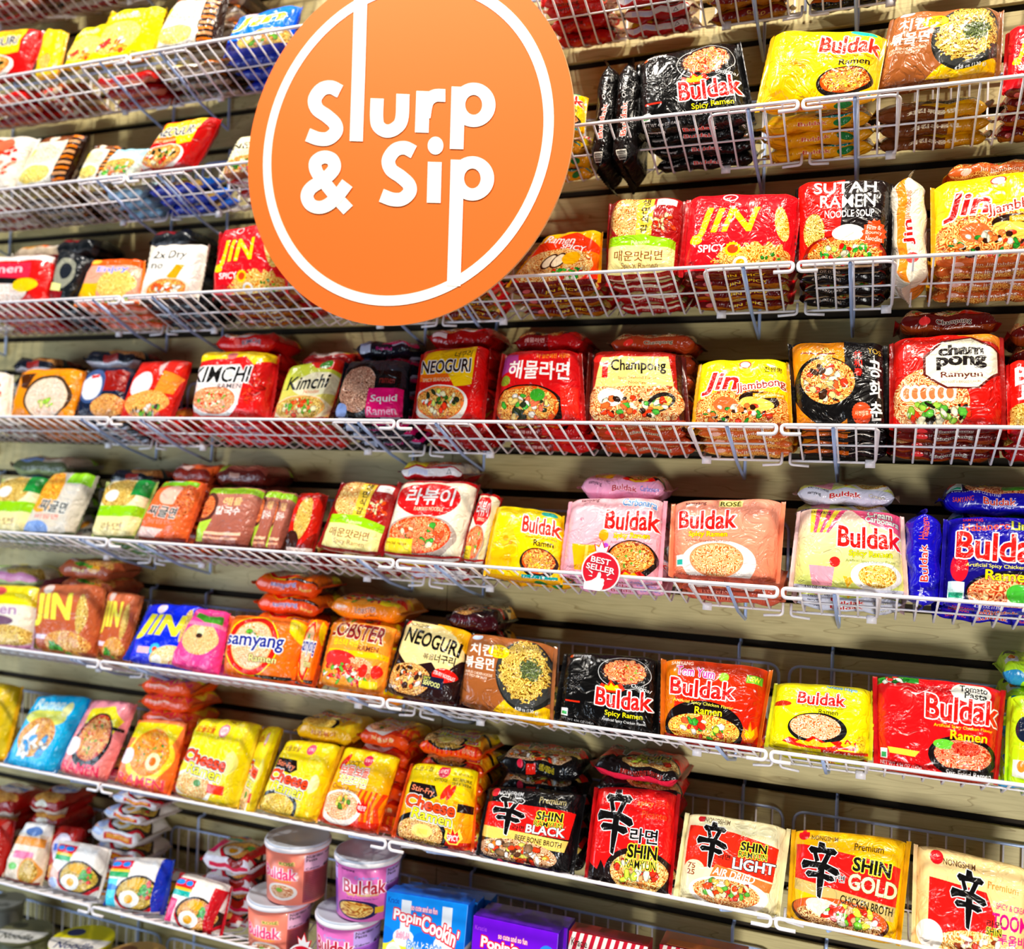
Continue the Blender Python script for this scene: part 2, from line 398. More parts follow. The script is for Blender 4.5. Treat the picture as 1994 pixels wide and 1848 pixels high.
@des('pul', '9c1414')
def _(n):
    c = Cv('a01818', n=n); c.nood(30, 26, 26, 28, ('a8480c', 'f0b04c', 'fff0b4'), 1.1); c.r(42, 2, 64, 52, 'f0cc4c'); c.dots(80, 38, 17, 14, ('c82c10', 'f0d8a0', 'e8501c'), 16, 4)
    for i, s in enumerate('생면식감'): c.t(s, 53, 8+i*12, 11, 10, '1c1408', .04)
    c.r(68, 4, 94, 14, 'f4f0ec'); c.t('JAN 17 2026', 81, 9, 18, 3, '887878', .01)
    c.p([(3, 52), (50, 50), (97, 60), (97, 72), (3, 66)], '9ad01c'); c.p([(3, 64), (50, 63), (97, 71), (97, 97), (3, 97)], 'f8eca4'); c.t('Pulmuone', 50, 60, 26, 5, 'f8f8d0', .02)
    c.t('매운맛라면', 48, 77, 68, 12, '8a4a1c', .02, rot=2); c.t('Spicy Ramen', 50, 89, 52, 8, '9a6430', .005, rot=2)
    c.strip('8e1414', None); c.p([(5, 108), (40, 110), (45, 106), (90, 109), (92, 113), (40, 115), (6, 112)], 'e0d0b8'); c.t('NET WT 5.3 OZ', 55, 119, 40, 4, 'c8a0a0', 0); return c
@des('sut', '100c0c')
def _(n):
    c = Cv('140c0c', n=n); c.p([(0, 0), (52, 0), (44, 100), (0, 100)], 'd81c14'); c.t('SUTAH', 52, 12, 68, 15, 'ffffff', .03); c.t('RAMEN', 55, 29, 60, 14, 'ffffff', .02); c.t('NOODLE SOUP', 57, 43, 54, 8, 'ffffff', .03)
    c.nood(18, 62, 12, 20, YL); c.bowl(52, 90, 42, 24, '8a1408', 'e05010', OR, ('2c9a2c', 'e81c10', 'f8f0d0', 'c8e060'), 26, 4); c.e(56, 64, 18, 9, 'f4f4e8'); c.star(84, 66, 14, 'f05020'); c.t('Firm &', 84, 60, 15, 5, 'fff0e0', .02, rot=8); c.t('Bouncy', 84, 66, 18, 5, 'fff0e0', .02, rot=8); c.t('Noodles', 84, 72, 18, 5, 'fff0e0', .02, rot=8)
    c.strip('120a0a', '4.23 OZ (120g)', 'c8b0a0', None, 30, 34); c.r(2, 103, 90, 105, 'b89878'); return c
@des('jjs', 'f0e6d0', 384)
def _(n):
    c = Cv('f4ead8', n=n); c.strip('f8eed8', 'Jin', 'c8241c', 'ffffff', 46, 22); c.r(0, 101, 100, 110, 'f0902c'); c.t('Jin', 46, 113, 24, 11, 'b81c18', .04, 'ffffff', 1.2); c.e(22, 114, 5, 6, 'e05050'); c.t('Jjambbong', 72, 112, 28, 7, 'd8602c', .02); return c
@des('jjb', 'e0a010')
def _(n):
    c = Cv('ffe81c', 'ffd010', n=n); c.e(54, 11, 7, 6, 'e84838'); c.e(54, 11, 5.4, 4.4, 'ffffff'); c.t('OTTOGI', 54, 20, 14, 3, 'a08010', .01)
    c.nood(50, 84, 60, 36, ('b03c08', 'f89030', 'ffe8a0'), 1.3); c.e(70, 66, 22, 13, '241008', 15); c.e(68, 70, 19, 9, 'f4d060', 15); c.e(34, 70, 13, 11, 'f0703c'); c.dots(50, 84, 44, 16, ('f4f0d8', 'e8401c', '2c8a2c', 'f07a3c', '301408'), 24, 4)
    c.t('Jin', 28, 40, 38, 34, 'b81c18', .05, 'ffffff', 2.4, sh=.25); c.t('Jjambbong', 72, 44, 54, 15, 'a83018', .03, 'ffffff', 1.6, rot=-6); c.r(64, 55, 98, 62, 'e8a010'); c.t('Spicy Seafood', 81, 58.5, 30, 5, 'fff8c0', .03); c.t('진짬뽕', 86, 20, 20, 8, '3a1808', .03)
    c.strip('c8642c', 'Jin Jjambbong', 'f8e0c0', '8a1c10', 58, 46); c.nood(50, 120, 50, 6, OR); c.e(20, 111, 6, 5, 'f0c0b0'); return c
@des('kim', 'b81414')
def _(n):
    c = Cv('d82020', n=n); c.p([(0, 0), (100, 0), (100, 12), (84, 26), (70, 12), (0, 20)], 'ffd010'); c.e(50, 10, 7, 6, 'f08080'); c.p([(0, 28), (64, 24), (74, 40), (70, 84), (20, 96), (0, 90)], 'f8e0dc')
    c.t('KIMCHI', 42, 40, 78, 24, '101010', .04, 'ffffff', 2.2, sh=.2); c.t('RAMEN', 55, 57, 32, 7, '404850', .01); c.bowl(36, 76, 30, 19, 'ffffff', 'f08050', ('c03c14', 'f49a60', 'ffe0b4'), ('e84020', '7ab03c', 'fff0d8'), 16); c.dots(82, 56, 14, 30, ('f03018', 'c01410', 'ff5030'), 14, 4)
    c.strip('c81818', 'KIMCHI', '202a5a', 'f0e8f0', 62, 30); c.e(38, 111, 5, 6, 'f07070'); return c
@des('kig', 'c02018')
def _(n):
    c = Cv('c8d83c', 'f4d890', n=n); c.p([(40, 0), (100, 0), (100, 22), (60, 16)], 'd82c1c'); c.e(76, 10, 12, 8, '3c8c1c'); c.e(70, 44, 44, 20, 'fff4d0'); c.t('Kimchi', 55, 40, 74, 24, '0c0c0c', .04, sh=.1); c.t('Noodles', 66, 56, 28, 6, 'e88050', .01)
    c.bowl(50, 82, 46, 20, 'f8e8c0', 'f0b060', YL, ('e84c20', 'fff0c0', '6ab03c', 'f07040'), 22, 5); c.strip('b01c14', None); return c
@des('squ', '10101c')
def _(n):
    c = Cv('34343c', '14141c', n=n); c.e(34, 54, 33, 46, '080808'); c.nood(34, 52, 27, 38, ('3a1408', 'c8785c', 'ffdcc0'), .9); c.r(58, 22, 94, 52, '0a0a0c'); c.t('ramen', 76, 40, 22, 8, '8c2c24', .02); c.r(50, 52, 98, 98, 'e81c78'); c.t('Squid', 74, 70, 38, 15, 'ffffff', .03); c.t('Ramen', 72, 88, 40, 12, 'ffc8e0', .03); c.e(14, 88, 9, 12, '98b0e8')
    c.strip('141420', 'Squid', 'c02878', None, 55, 30); c.r(10, 103, 30, 120, 'b8c0d8'); c.r(70, 101, 95, 105, 'a8a8c0'); return c
@des('neo', 'b01010')
def _(n):
    c = Cv('c81818', n=n); c.r(8, 8, 88, 50, 'f07018'); c.p([(14, 8), (88, 2), (88, 56), (62, 58), (50, 40), (10, 40)], 'ffc81c'); c.t('너구리', 70, 14, 26, 9, '101010', .02, sh=.2); c.t('NEOGURI', 46, 30, 74, 18, '100c0c', .05, 'ffffff', 1.6); c.t('SPICY SEAFOOD', 34, 48, 42, 5, 'fff0d0', .01)
    c.bowl(42, 77, 38, 21, 'fffaf0', 'f0803c', OR, ('26301c', 'f8f0c8', '3a6a1c', 'e84020', 'fff8f0', 'd8e070'), 20, 4.5); c.strip('8c0c0c', None); c.r(6, 104, 30, 112, 'd8c8c8'); return c
@des('hae', 'a81410')
def _(n):
    c = Cv('c8181c', n=n); c.p([(0, 8), (22, 8), (26, 30), (2, 38)], 'b04890'); c.t('해물라면', 52, 32, 78, 26, 'ffffff', .04, 'c8181c', .6, rot=3); c.t('더 얼큰해진 사골맛', 70, 12, 44, 7, 'f0a030', .02); c.e(10, 46, 7, 7, '8a9a2c')
    c.bowl(38, 80, 40, 27, '1c0c08', 'e05818', OR, ('26301c', 'f8f0e8', 'f0d080', 'e07050', '4aa83c'), 22, 5.5); c.e(52, 66, 9, 8, '3c9a2c'); c.r(80, 56, 98, 96, 'e02c20'); c.r(62, 98, 100, 100, 'f0d0a0')
    c.strip('7a0c0c', '해물라면', 'e8c0b8', None, 30, 30); c.r(50, 101, 100, 125.5, 'b81418'); return c
@des('cha', '581008')
def _(n):
    c = Cv('a82014', n=n); c.r(0, 0, 5, 100, '3a0c08').r(95, 0, 100, 100, '3a0c08'); c.e(10, 14, 6, 6, 'e03028'); c.nood(50, 74, 50, 40, ('a03c0c', 'f0944c', 'ffecb8'), 1.2); c.p([(14, 12), (88, 10), (92, 52), (8, 54)], 'f8e48c'); c.r(16, 20, 22, 42, 'c81c18')
    c.t('Champong', 55, 26, 60, 20, '100c0c', .05); c.t('Spicy Seafood Flavor', 54, 42, 42, 5, 'a04014', .01); c.t('Noodles', 54, 48, 18, 4, 'a04014', .01)
    c.e(78, 74, 16, 11, '1c1410', -30); c.e(78, 76, 13, 7, 'f0c060', -30); c.e(26, 68, 14, 12, 'f8f0e4'); c.dots(50, 80, 44, 16, ('f07038', '4aa03c', 'f8f0d0', 'e8401c', '2a1408'), 22, 5)
    c.strip('a8401c', 'Champong', '20100c', 'f4e8c8', 58, 34); c.e(22, 112, 6, 6, 'e83c30'); return c
@des('gon', '100c0c')
def _(n):
    c = Cv('e8901c', n=n); c.r(58, 0, 100, 100, '100c0c'); c.r(0, 0, 100, 4, '100c0c'); c.e(36, 60, 37, 38, '0c0a0a'); c.nood(38, 50, 30, 26, OR, 1.1); c.dots(38, 52, 28, 22, ('f8f0d0', 'e86030', '3a2010', 'f0d890', 'e03c1c'), 22, 5); c.nood(38, 22, 6, 12, YL); c.r(10, 18, 48, 19.5, '7a2010')
    for i, s in enumerate('공화춘'): c.t(s, 90, 36+i*24, 13, 20, 'ffffff', .05)
    for i, s in enumerate('共和春'): c.t(s, 72, 20+i*10, 9, 9, 'e02c20', .03)
    c.t('YOS', 90, 14, 14, 7, 'd8b040', .01); c.star(74, 86, 11, 'e05028', 24, .95); c.t('사천짬뽕', 74, 86, 15, 5, 'ffe0c0', .02); c.t('Gonghwachun', 82, 98, 30, 4, 'ffffff', .01)
    c.strip('140c0c', None); c.r(0, 104, 55, 112, 'c05c14').r(55, 108, 90, 110, 'd0c0b0'); return c
@des('cpr', 'a81410')
def _(n):
    c = Cv('c81c14', n=n); c.p([(60, 0), (100, 0), (100, 14), (80, 10)], 'f09030'); c.e(10, 22, 6, 6, 'f03838'); c.nood(34, 74, 36, 34, ('a8380c', 'f09a4c', 'fff0c0'), 1.2)
    for i in range(6): c.e(12+i*8, 66, 6, 9, 'fff8e8').e(12+i*8, 66, 3.4, 6, 'e88050')
    c.dots(40, 86, 34, 12, ('5aa83c', 'f4f0d0', 'e8401c', '1c1408', '9ac84a'), 20, 5)
    P = [(46, 12), (72, 8), (96, 22), (96, 44), (78, 60), (50, 60), (30, 46), (30, 28)]
    c.p([(63+(x-63)*1.08, 35+(y-35)*1.08) for x, y in P], '5a1008'); c.p(P, 'faf4dc'); c.t('cham', 63, 21, 42, 12, '140c0c', .1); c.t('pong', 63, 35, 46, 14, '140c0c', .1); c.t('Ramyun', 63, 48, 38, 8, '5a1c10', .03); c.t('SPICY SQUID & SEAFOOD FLAVORS', 62, 55, 36, 2.6, '9a6a50', .005)
    c.strip('5a100c', 'Champong', '140c0c', 'f4ecdc', 56, 36, '8a3c14'); c.e(26, 112, 6, 6, 'e84040'); return c
@des('bej', 'd81818')
def _(n):
    c = Cv('e02018', n=n); c.t('B', 14, 26, 16, 26, 'ffffff', .05); c.t('J', 14, 50, 12, 20, 'ffffff', .05); c.nood(20, 82, 30, 18, YL); c.strip('a01410', None); return c
@des('rab', '981414')
def _(n):
    c = Cv('f8f2dc', n=n); c.r(0, 0, 100, 5, 'b81418'); c.e(50, 29, 40, 22, 'd81c20'); c.e(28, 26, 22, 18, 'd81c20'); c.t('라볶이', 50, 25, 62, 22, 'ffffff', .04); c.e(41, 25, 3, 5, 'ffd81c') if 0 else None; c.t('RABOKKI NOODLE', 52, 41, 38, 5, 'ffe0c0', .03)
    c.bowl(48, 73, 42, 23, 'b8a8a0', 'e84c1c', ('c02c08', 'f4703c', 'ffd09a'), ('4aa83c', 'ff8a5a', 'fff0c8', 'f05a30'), 18, 5); c.r(4, 80, 42, 98, 'f8dc3c'); c.t('special recipe', 20, 86, 28, 5, '6a3a10', .01); c.t('Samyang', 72, 97, 22, 4, '202020', .02)
    c.strip('f4f0f0', None); c.r(0, 101, 100, 105, 'b81820').r(0, 119, 100, 125.5, 'b81820').r(14, 108, 46, 117, 'd8dcf4'); c.t('△', 80, 112, 8, 9, '404048', .01); return c
@des('car', 'f0a0b4')
def _(n):
    c = Cv('fbc4cc', 'f8b0c0', n=n); samy(c, 24, 6, '301018'); c.t('Carbonara', 78, 9, 36, 10, '4a9ae8', .02, 'ffffff', 1.2, rot=4)
    c.p([(12, 62), (42, 62), (38, 92), (16, 92)], 'f0b418'); c.p([(26, 62), (29, 62), (29, 92), (26, 92)], 'f8dc6c'); c.e(44, 50, 5, 7, 'f4a81c'); c.e(47, 62, 3, 3, 'c05ae0'); c.e(18, 30, 2, 2, 'f8889c').e(84, 22, 2, 2, 'f8889c')
    buld(c, 72, 32, 56, 24, so='a06a10', ac='8a6070', gy=1); c.bowl(74, 75, 23, 19, '18100c', 'e07828', OR, ('6ab03c', 'f8d8a0'), 8, 1.8); c.flame(70, 94, 20, 6); c.t('NET WT 4.58 OZ (130g)', 20, 97, 32, 4, '503060', .01)
    c.strip('f4b4d4', 'Buldak', 'a81c34', 'f8dce8', 54, 30); c.t('Carbonara', 84, 111, 22, 7, '4a8ad8', .02); c.t('samyang', 18, 108, 16, 5, '201020', .02); return c
@des('ros', 'f08a64')
def _(n):
    c = Cv('fba890', 'f48c6c', n=n); samy(c, 22, 8, '301018'); c.r(44, 4, 66, 13, 'f8ec9c'); c.t('ROSÉ', 55, 8, 19, 8, '3a3a10', .04, 'f8ec8c', .8)
    buld(c, 34, 30, 56, 24, so='a06a10', ac='7a4030', gy=1); c.e(46, 82, 36, 27, 'fff6f0'); c.e(44, 78, 26, 20, 'f4a070'); c.nood(44, 78, 24, 18, ('c05c20', 'f4b070', 'fff0c0')); c.t('NET WT 4.93 OZ (140 g)', 22, 98, 36, 4.4, '6a2018', .01); c.r(4, 74, 12, 88, 'ffffff').r(5, 80, 11, 86, '2cb0a0')
    c.strip('c8604c', 'Buldak', '7a1c1c', 'f0a890', 40, 34); return c
@des('crc', 'e8c0c0')
def _(n):
    c = Cv('f4d0c8', 'dce87c', n=n); c.p([(50, 0), (100, 0), (100, 30), (70, 20)], 'e05880')
    for i in range(6): c.p([(12+i*6, 0), (18+i*6, 0), (16+i*3, 34), (13+i*3, 34)], ('f4dc4c', 'e0507c')[i % 2])
    c.t('samyang', 22, 8, 20, 5, '201018', .02); c.t('Cream', 80, 7, 24, 9, 'f8f4e8', .03, '707080', .8, rot=4); c.t('Carbonara', 82, 15, 32, 8, 'f8f4e8', .03, '707080', .8, rot=4)
    c.p([(14, 74), (38, 74), (36, 96), (18, 96)], 'f8a8b8'); c.e(38, 68, 5, 6, 'e02c28'); c.p([(46, 84), (58, 86), (50, 96)], 'f0b818')
    buld(c, 70, 38, 60, 26, sub='Spicy Ramen', sc='e8e81c', so='8a8a3c', ac='6a7a30', gy=1); c.e(76, 82, 23, 17, 'fbf8f4'); c.nood(77, 82, 17, 13, ('b87414', 'f0c04c', 'fff0a0'))
    c.strip('d8dcec', 'Buldak', 'b81c28', 'f8f0e8', 50, 32); c.t('Cream', 82, 112, 16, 6, 'f8f4d8', .02, '8a8aa0', .5); c.t('4.93 OZ (140g)', 22, 104, 22, 4, '101018', .01); c.t('samyang', 18, 113, 14, 5, '101018', .02); return c
@des('hab', '1c10a0')
def _(n):
    c = Cv('1a12a4', '140c50', n=n); c.t('SAMYANG', 22, 6, 18, 4, 'e04028', .02); c.t('Habanero', 34, 14, 42, 9, 'f0502c', .03, rot=-4); c.t('Lime', 68, 12, 24, 10, 'f0e860', .04, '3a6a1c', .8); c.e(88, 12, 8, 7, 'e02818'); c.e(80, 6, 6, 3, '3c9a2c'); c.e(12, 60, 8, 16, 'c81c30')
    buld(c, 50, 37, 84, 30, sub='Ramen', sc='f4e020', ac='f4ec60', so='201030', rev=True); c.e(66, 86, 48, 26, '0c0818'); c.nood(64, 86, 44, 22, ('a02c10', 'f0804c', 'ffd8a0'), 1.2); c.e(66, 84, 12, 10, '4ab03c'); c.e(90, 88, 12, 11, 'd8ec70'); c.r(3, 76, 17, 94, 'd8f4f0').r(4, 88, 16, 93, '2cb088'); c.t('NET WT 4.76 OZ (135g)', 32, 98, 50, 4, 'f0f0ff', .01)
    c.strip('1c14a8', 'Buldak', 'e0402c', 'ffffff', 52, 30); c.t('Habanero', 86, 113, 20, 7, 'f05a3c', .02); c.t('SAMYANG', 18, 111, 20, 6, 'f06038', .01); c.t('4.76 OZ (135g)', 40, 104, 26, 4, 'ffffff', .01); return c
@des('hbs', '1c10a0', 384)
def _(n):
    c = Cv('1a12a4', n=n); c.strip('1c14b0', 'Buldak', 'e8382c', 'ffffff', 46, 40); c.t('Habanero', 84, 112, 24, 9, 'f0603c', .03); c.t('Buyulu', 12, 112, 14, 7, 'ffffff', .02); return c
@des('sam', 'e8501c')
def _(n):
    c = Cv('f8761c', n=n); c.e(42, 50, 36, 47, 'ffe81c'); c.e(42, 50, 34.5, 45.5, 'e8281c'); c.e(42, 50, 28, 38, 'f8c070'); c.nood(42, 50, 27, 36, ('d8783c', 'f8cc90', 'fff6dc')); c.dots(42, 40, 16, 16, ('6ab83c', 'f8f0d8'), 8, 4); c.t('samyang', 45, 48, 80, 22, '1c2c8c', .05, 'ffffff', 2.2); c.t('Ramen', 60, 70, 38, 11, 'f4f0a0', .03, '503010', 1.2); c.p([(84, 2), (100, 6), (100, 40), (88, 24)], 'f0d81c'); c.r(50, 94, 98, 101, '140c10'); c.t('Ramen Soup', 74, 97.5, 38, 5, 'ffffff', .03)
    c.strip('f0561c', 'samyang', '3c50b0', 'f8e0d8', 48, 40); c.t('Ramen', 82, 116, 18, 6, 'f0e070', .02); c.r(60, 101, 100, 104, '201418'); return c
@des('lob', 'e8801c')
def _(n):
    c = Cv('f8a03c', n=n); c.t('LOBSTER', 48, 15, 90, 26, '8c1418', .06, 'fbe4c0', 1.8, rot=4); c.t('랍스타 라면', 34, 34, 40, 10, 'ffd81c', .04); c.t('RAMEN', 72, 40, 34, 8, '5a1c10', .02); c.r(0, 45, 100, 53, 'ffc81c')
    c.e(34, 62, 30, 15, 'd82c2c', 10); c.nood(60, 70, 28, 16, ('c8501c', 'f8b070', 'fff4d0')); c.e(30, 64, 22, 12, 'e03838', 10); c.dots(44, 80, 44, 16, ('f8f0e0', 'e02c30', '6ab03c', 'f08050', 'c81c24'), 30, 4.5); c.e(72, 72, 7, 10, 'e02c20'); c.e(92, 72, 7, 10, 'e02c20'); c.r(70, 86, 96, 96, 'f0d81c')
    c.strip('f08c1c', 'LOBSTER', '8c2418', 'fbe0c8', 52, 30); c.t('paldo', 18, 110, 15, 6, 'ffffff', .03); c.t('RAMEN', 60, 121, 20, 4, '7a3410', .01); return c
@des('nby', '1c0c0c')
def _(n):
    c = Cv('241010', n=n); c.p([(4, 2), (96, 0), (100, 40), (80, 70), (60, 52), (28, 64), (4, 44)], 'f4e0a0'); c.p([(50, 0), (100, 0), (100, 30), (86, 14)], 'f0b41c'); c.e(6, 5, 5, 5, 'c02028'); c.t('NONGSHIM', 26, 8, 28, 5, '201010', .03); c.t('NEOGURI', 54, 26, 84, 20, '0c0808', .06, rot=4); c.t('볶음', 54, 46, 16, 8, '201010', .02); c.t('너구리', 78, 46, 30, 11, '0c0808', .05)
    c.nood(34, 78, 32, 20, ('6a2c08', 'e09038', 'ffd890')); c.dots(34, 76, 28, 16, ('f8ecd8', '3a1c0c', 'e0602c', 'f0c070'), 16, 5); c.e(82, 66, 17, 9, 'd82018'); c.t('STIR-FRY NOODLES', 82, 66, 30, 5, 'ffffff', .03, rot=8); c.r(54, 70, 84, 84, '181830'); c.t('SPICY', 60, 73, 10, 4, 'f0f060', .02); c.t('SEAFOOD', 68, 79, 24, 6, 'f4f4a0', .04, rot=3); c.t('NET WT', 10, 92, 16, 4, 'ffffff', .02)
    c.strip('3a0c14', None); c.r(20, 108, 60, 112, '5a2430'); return c
@des('tom', 'c86414')
def _(n):
    c = Cv('b8380c', 'c81c10', n=n); c.p([(0, 0), (16, 0), (10, 100), (0, 100)], 'e07c14'); c.t('SAMYANG', 18, 6, 22, 5, 'fff0e0', .03); c.t('Tom Yum', 32, 17, 38, 12, 'f83c9c', .05, 'ffffff', .9, '501020', .8, rot=3); c.e(60, 20, 5, 6, '9ac83c'); c.t('🍃', 1, 1, 1, 1, 'b8380c') if 0 else None; c.r(82, 14, 97, 24, '6ab02c'); c.t('NEW', 89, 19, 12, 7, 'f8f040', .04)
    c.e(44, 86, 42, 34, '100808'); buld(c, 40, 38, 66, 22, sub=None, art=None); c.t('Artificial Spicy Chicken Flavor', 42, 56, 62, 5, 'f4ec60', .02, rot=2); c.t('Ramen', 48, 64, 28, 9, 'f0e81c', .04, '402008', .8)
    c.nood(44, 86, 38, 18, ('c04810', 'f8ac3c', 'fff080'), 1.1); c.dots(44, 86, 30, 14, ('3c9a2c', 'f06030', 'fff4e0', 'e8301c', 'c8d850'), 14, 5); c.flame(92, 84, 8, 14, 'f07818'); c.strip('8c1410', None); return c
@des('cor', 'c8c81c')
def _(n):
    c = Cv('f4e81c', n=n); c.t('Cream Mayo', 70, 6, 32, 6, 'e8f8f8', .02, '2c90a8', .9, rot=5); c.t('Buldak', 50, 24, 50, 18, 'c81c18', .05, 'ffffff', 1.6, '501010', .7); c.t('Artificial Spicy Chicken Flavor', 52, 36, 44, 4.2, '4a3a10', .01); c.t('Ramen', 58, 42, 20, 7, '201808', .02); c.e(48, 66, 30, 22, '141010'); c.nood(46, 64, 26, 18, ('c05c2c', 'f8b478', 'fff0d8')); c.flame(48, 86, 34, 9); c.flame(80, 84, 12, 8)
    c.r(88, 70, 97, 98, 'f8d02c').dots(92, 84, 5, 14, ('d89c10',), 16, 1); c.r(54, 93, 100, 101, 'd02818'); c.t('Stir-Fried Ramen', 76, 97, 40, 6, 'ffffff', .02); c.e(9, 34, 10, 4, 'b83018'); c.strip('a8a014', 'Buldak', '8c1c10', 'f0e070', 50, 30); return c
@des('tma', 'b81014')
def _(n):
    c = Cv('d0181c', n=n); c.r(0, 0, 34, 8, '2c8c2c').dots(14, 4, 14, 5, ('e03020', '1c6c1c', 'f0f0e8'), 10, 4); c.e(76, 12, 16, 11, 'faf8ec'); c.t('Tomato', 78, 8, 22, 7, '101010', .03); c.t('Pasta', 80, 15, 18, 7, '101010', .03); buld(c, 70, 32, 60, 26, sub='Ramen', sc='f8d81c', so='a03010', ac='f8d81c', rev=True)
    c.e(72, 78, 29, 20, '140c0c'); c.nood(72, 77, 24, 15, ('b82c10', 'f0704c', 'ffc8a0')); c.e(56, 68, 9, 5, '6ac03c'); c.nood(74, 70, 12, 7, ('8c1008', 'e02818', 'ff7a5a')); c.p([(8, 78), (36, 78), (32, 84), (10, 84)], 'f8d84c'); c.r(2, 80, 8, 90, 'ffffff').r(3, 84, 7, 89, '2ca060'); c.t('NET WT 4.94 OZ (140g)', 20, 95, 36, 5, 'ffffff', .01); c.r(56, 90, 100, 99, '140c0c'); c.t('Stir-Fried Ramen', 78, 94.5, 38, 6, 'ffffff', .04)
    c.strip('a01014', None); return c
@des('lim', 'b8e01c')
def _(n):
    c = Cv('c4ec28', n=n); c.e(14, 40, 9, 14, '141c30'); c.r(4, 74, 22, 92, 'f4f8e8').e(13, 80, 5, 6, 'f08a2c'); c.t('Buldak', 62, 34, 56, 22, 'd82018', .05, 'ffffff', 1.8); c.bowl(64, 74, 26, 18, '141414', 'e07030', OR); c.strip('b8e43c', 'SAMYANG', '3a7a1c', None, 60, 36); c.e(12, 118, 18, 10, '3c9ad0'); return c
def shin(c, kx=36, ky=36, w=34, h=60):
    c.q.append(((kx, ky, w, h), {'shin': True})); return c
@des('shb', '0c0a0c')
def _(n):
    c = Cv('0c0a0c', n=n); c.e(11, 9, 5, 6, 'e0303c'); c.t('NONGSHIM', 28, 10, 26, 6, 'f4f4f4', .03); c.t('Premium', 74, 15, 28, 8, 'c8b880', .02); c.p([(2, 22), (98, 26), (96, 60), (2, 58)], 'e0201c'); c.p([(2, 56), (96, 62), (94, 76), (2, 72)], 'f4d070'); c.nood(44, 86, 44, 17, ('6a2408', 'e8a060', 'fff0d0')); c.dots(44, 85, 40, 13, ('8a6a4c', 'e0401c', 'fff8f0', 'f08030', 'd8d060', '5a3420'), 24, 5.5)
    c.t('SHIN', 74, 35, 28, 11, '14100c', .07, 'f8ec4c', 1.2); c.t('RAMYUN', 74, 45, 30, 6.5, '14100c', .01, 'f8ec4c', 1.); c.t('BLACK', 72, 53, 42, 11, 'ffffff', .05, '14100c', .9); c.t('라면', 43, 54, 12, 7, '14100c', .03); c.t('BEEF BONE BROTH', 66, 67, 50, 6.5, '14100c', .03, rot=2)
    shin(c, 30, 38, 36, 56); c.strip('0c0a0c', 'SHIN', '14100c', 'f0d830', 60, 18); c.r(34, 106, 46, 122, 'd82818'); c.e(26, 108, 4, 6, 'e0304c'); return c
@des('shr', 'b01014')
def _(n):
    c = Cv('e01c1c', n=n); c.p([(0, 78), (14, 84), (18, 74), (24, 82), (40, 78), (40, 101), (0, 101)], '140c0c'); c.r(0, 84, 100, 101, '140c0c'); c.e(64, 82, 40, 24, '1c1010'); c.nood(65, 82, 34, 19, ('a8480c', 'f0b050', 'fff0b0')); c.dots(62, 80, 28, 14, ('d8884c', 'c8341c', 'c8d84c', 'e8a870', 'f4f0d8'), 20, 5.5)
    c.t('spicy', 66, 16, 20, 7, 'ff8a3c', .02); c.t('Picante', 78, 26, 30, 7, 'f0602c', .02); c.t('맵다', 86, 14, 16, 7, 'f0502c', .01); c.t('라면', 68, 47, 34, 14, '0c0808', .05, 'ffffff', 1.2); c.t('SHIN', 68, 62, 36, 13, '14100c', .07, 'f8ec4c', 1.4); c.t('RAMYUN', 67, 74, 38, 8.5, '14100c', .01, 'f8ec4c', 1.1); shin(c, 31, 35, 46, 66)
    c.strip('140c0c', 'RAMYUN NOODLES WITH SOUP', 'c8342c', None, 58, 50); c.r(0, 117, 100, 125.5, 'e0304c'); return c
@des('shl', 'e8dca8')
def _(n):
    c = Cv('f0e8c0', n=n); c.e(16, 6, 4, 4, 'b81c28'); c.t('NONGSHIM', 32, 7, 26, 6, '7a6a50', .03); c.p([(4, 14), (50, 17), (96, 26), (94, 64), (50, 56), (4, 62)], 'd8301c'); c.t('Premium', 70, 17, 24, 6, 'e8d8a0', .02); c.t('SHIN', 72, 30, 26, 10, '14100c', .07, 'f8ec4c', 1.2); c.t('RAMYUN', 72, 39, 28, 6.5, '14100c', .01, 'f8ec4c', 1.); c.t('LIGHT', 74, 50, 42, 12, 'ffffff', .06, '14100c', 1.); c.t('라면', 44, 45, 12, 6, '14100c', .02)
    c.p([(36, 54), (94, 66), (92, 76), (32, 68)], 'c8783c'); c.t('AIR DRIED', 56, 63, 42, 8, 'ffffff', .04, sh=.2, rot=4); c.e(15, 64, 11, 11, 'f4dcb8'); c.t('75', 12, 60, 8, 6, '804020', .04); c.t('25', 12, 67, 8, 6, '804020', .04); c.e(52, 84, 40, 18, 'fbf8f0'); c.nood(50, 83, 34, 14, ('a84814', 'f09850', 'ffe8b0')); c.dots(50, 80, 28, 11, ('e04818', '5aa03c', 'f4e4b0', 'c83018', 'fbf0d8', 'e0b050'), 22, 5)
    shin(c, 30, 34, 32, 52); c.strip('e8dca8', 'SHIN', '40341c', None, 50, 20); return c
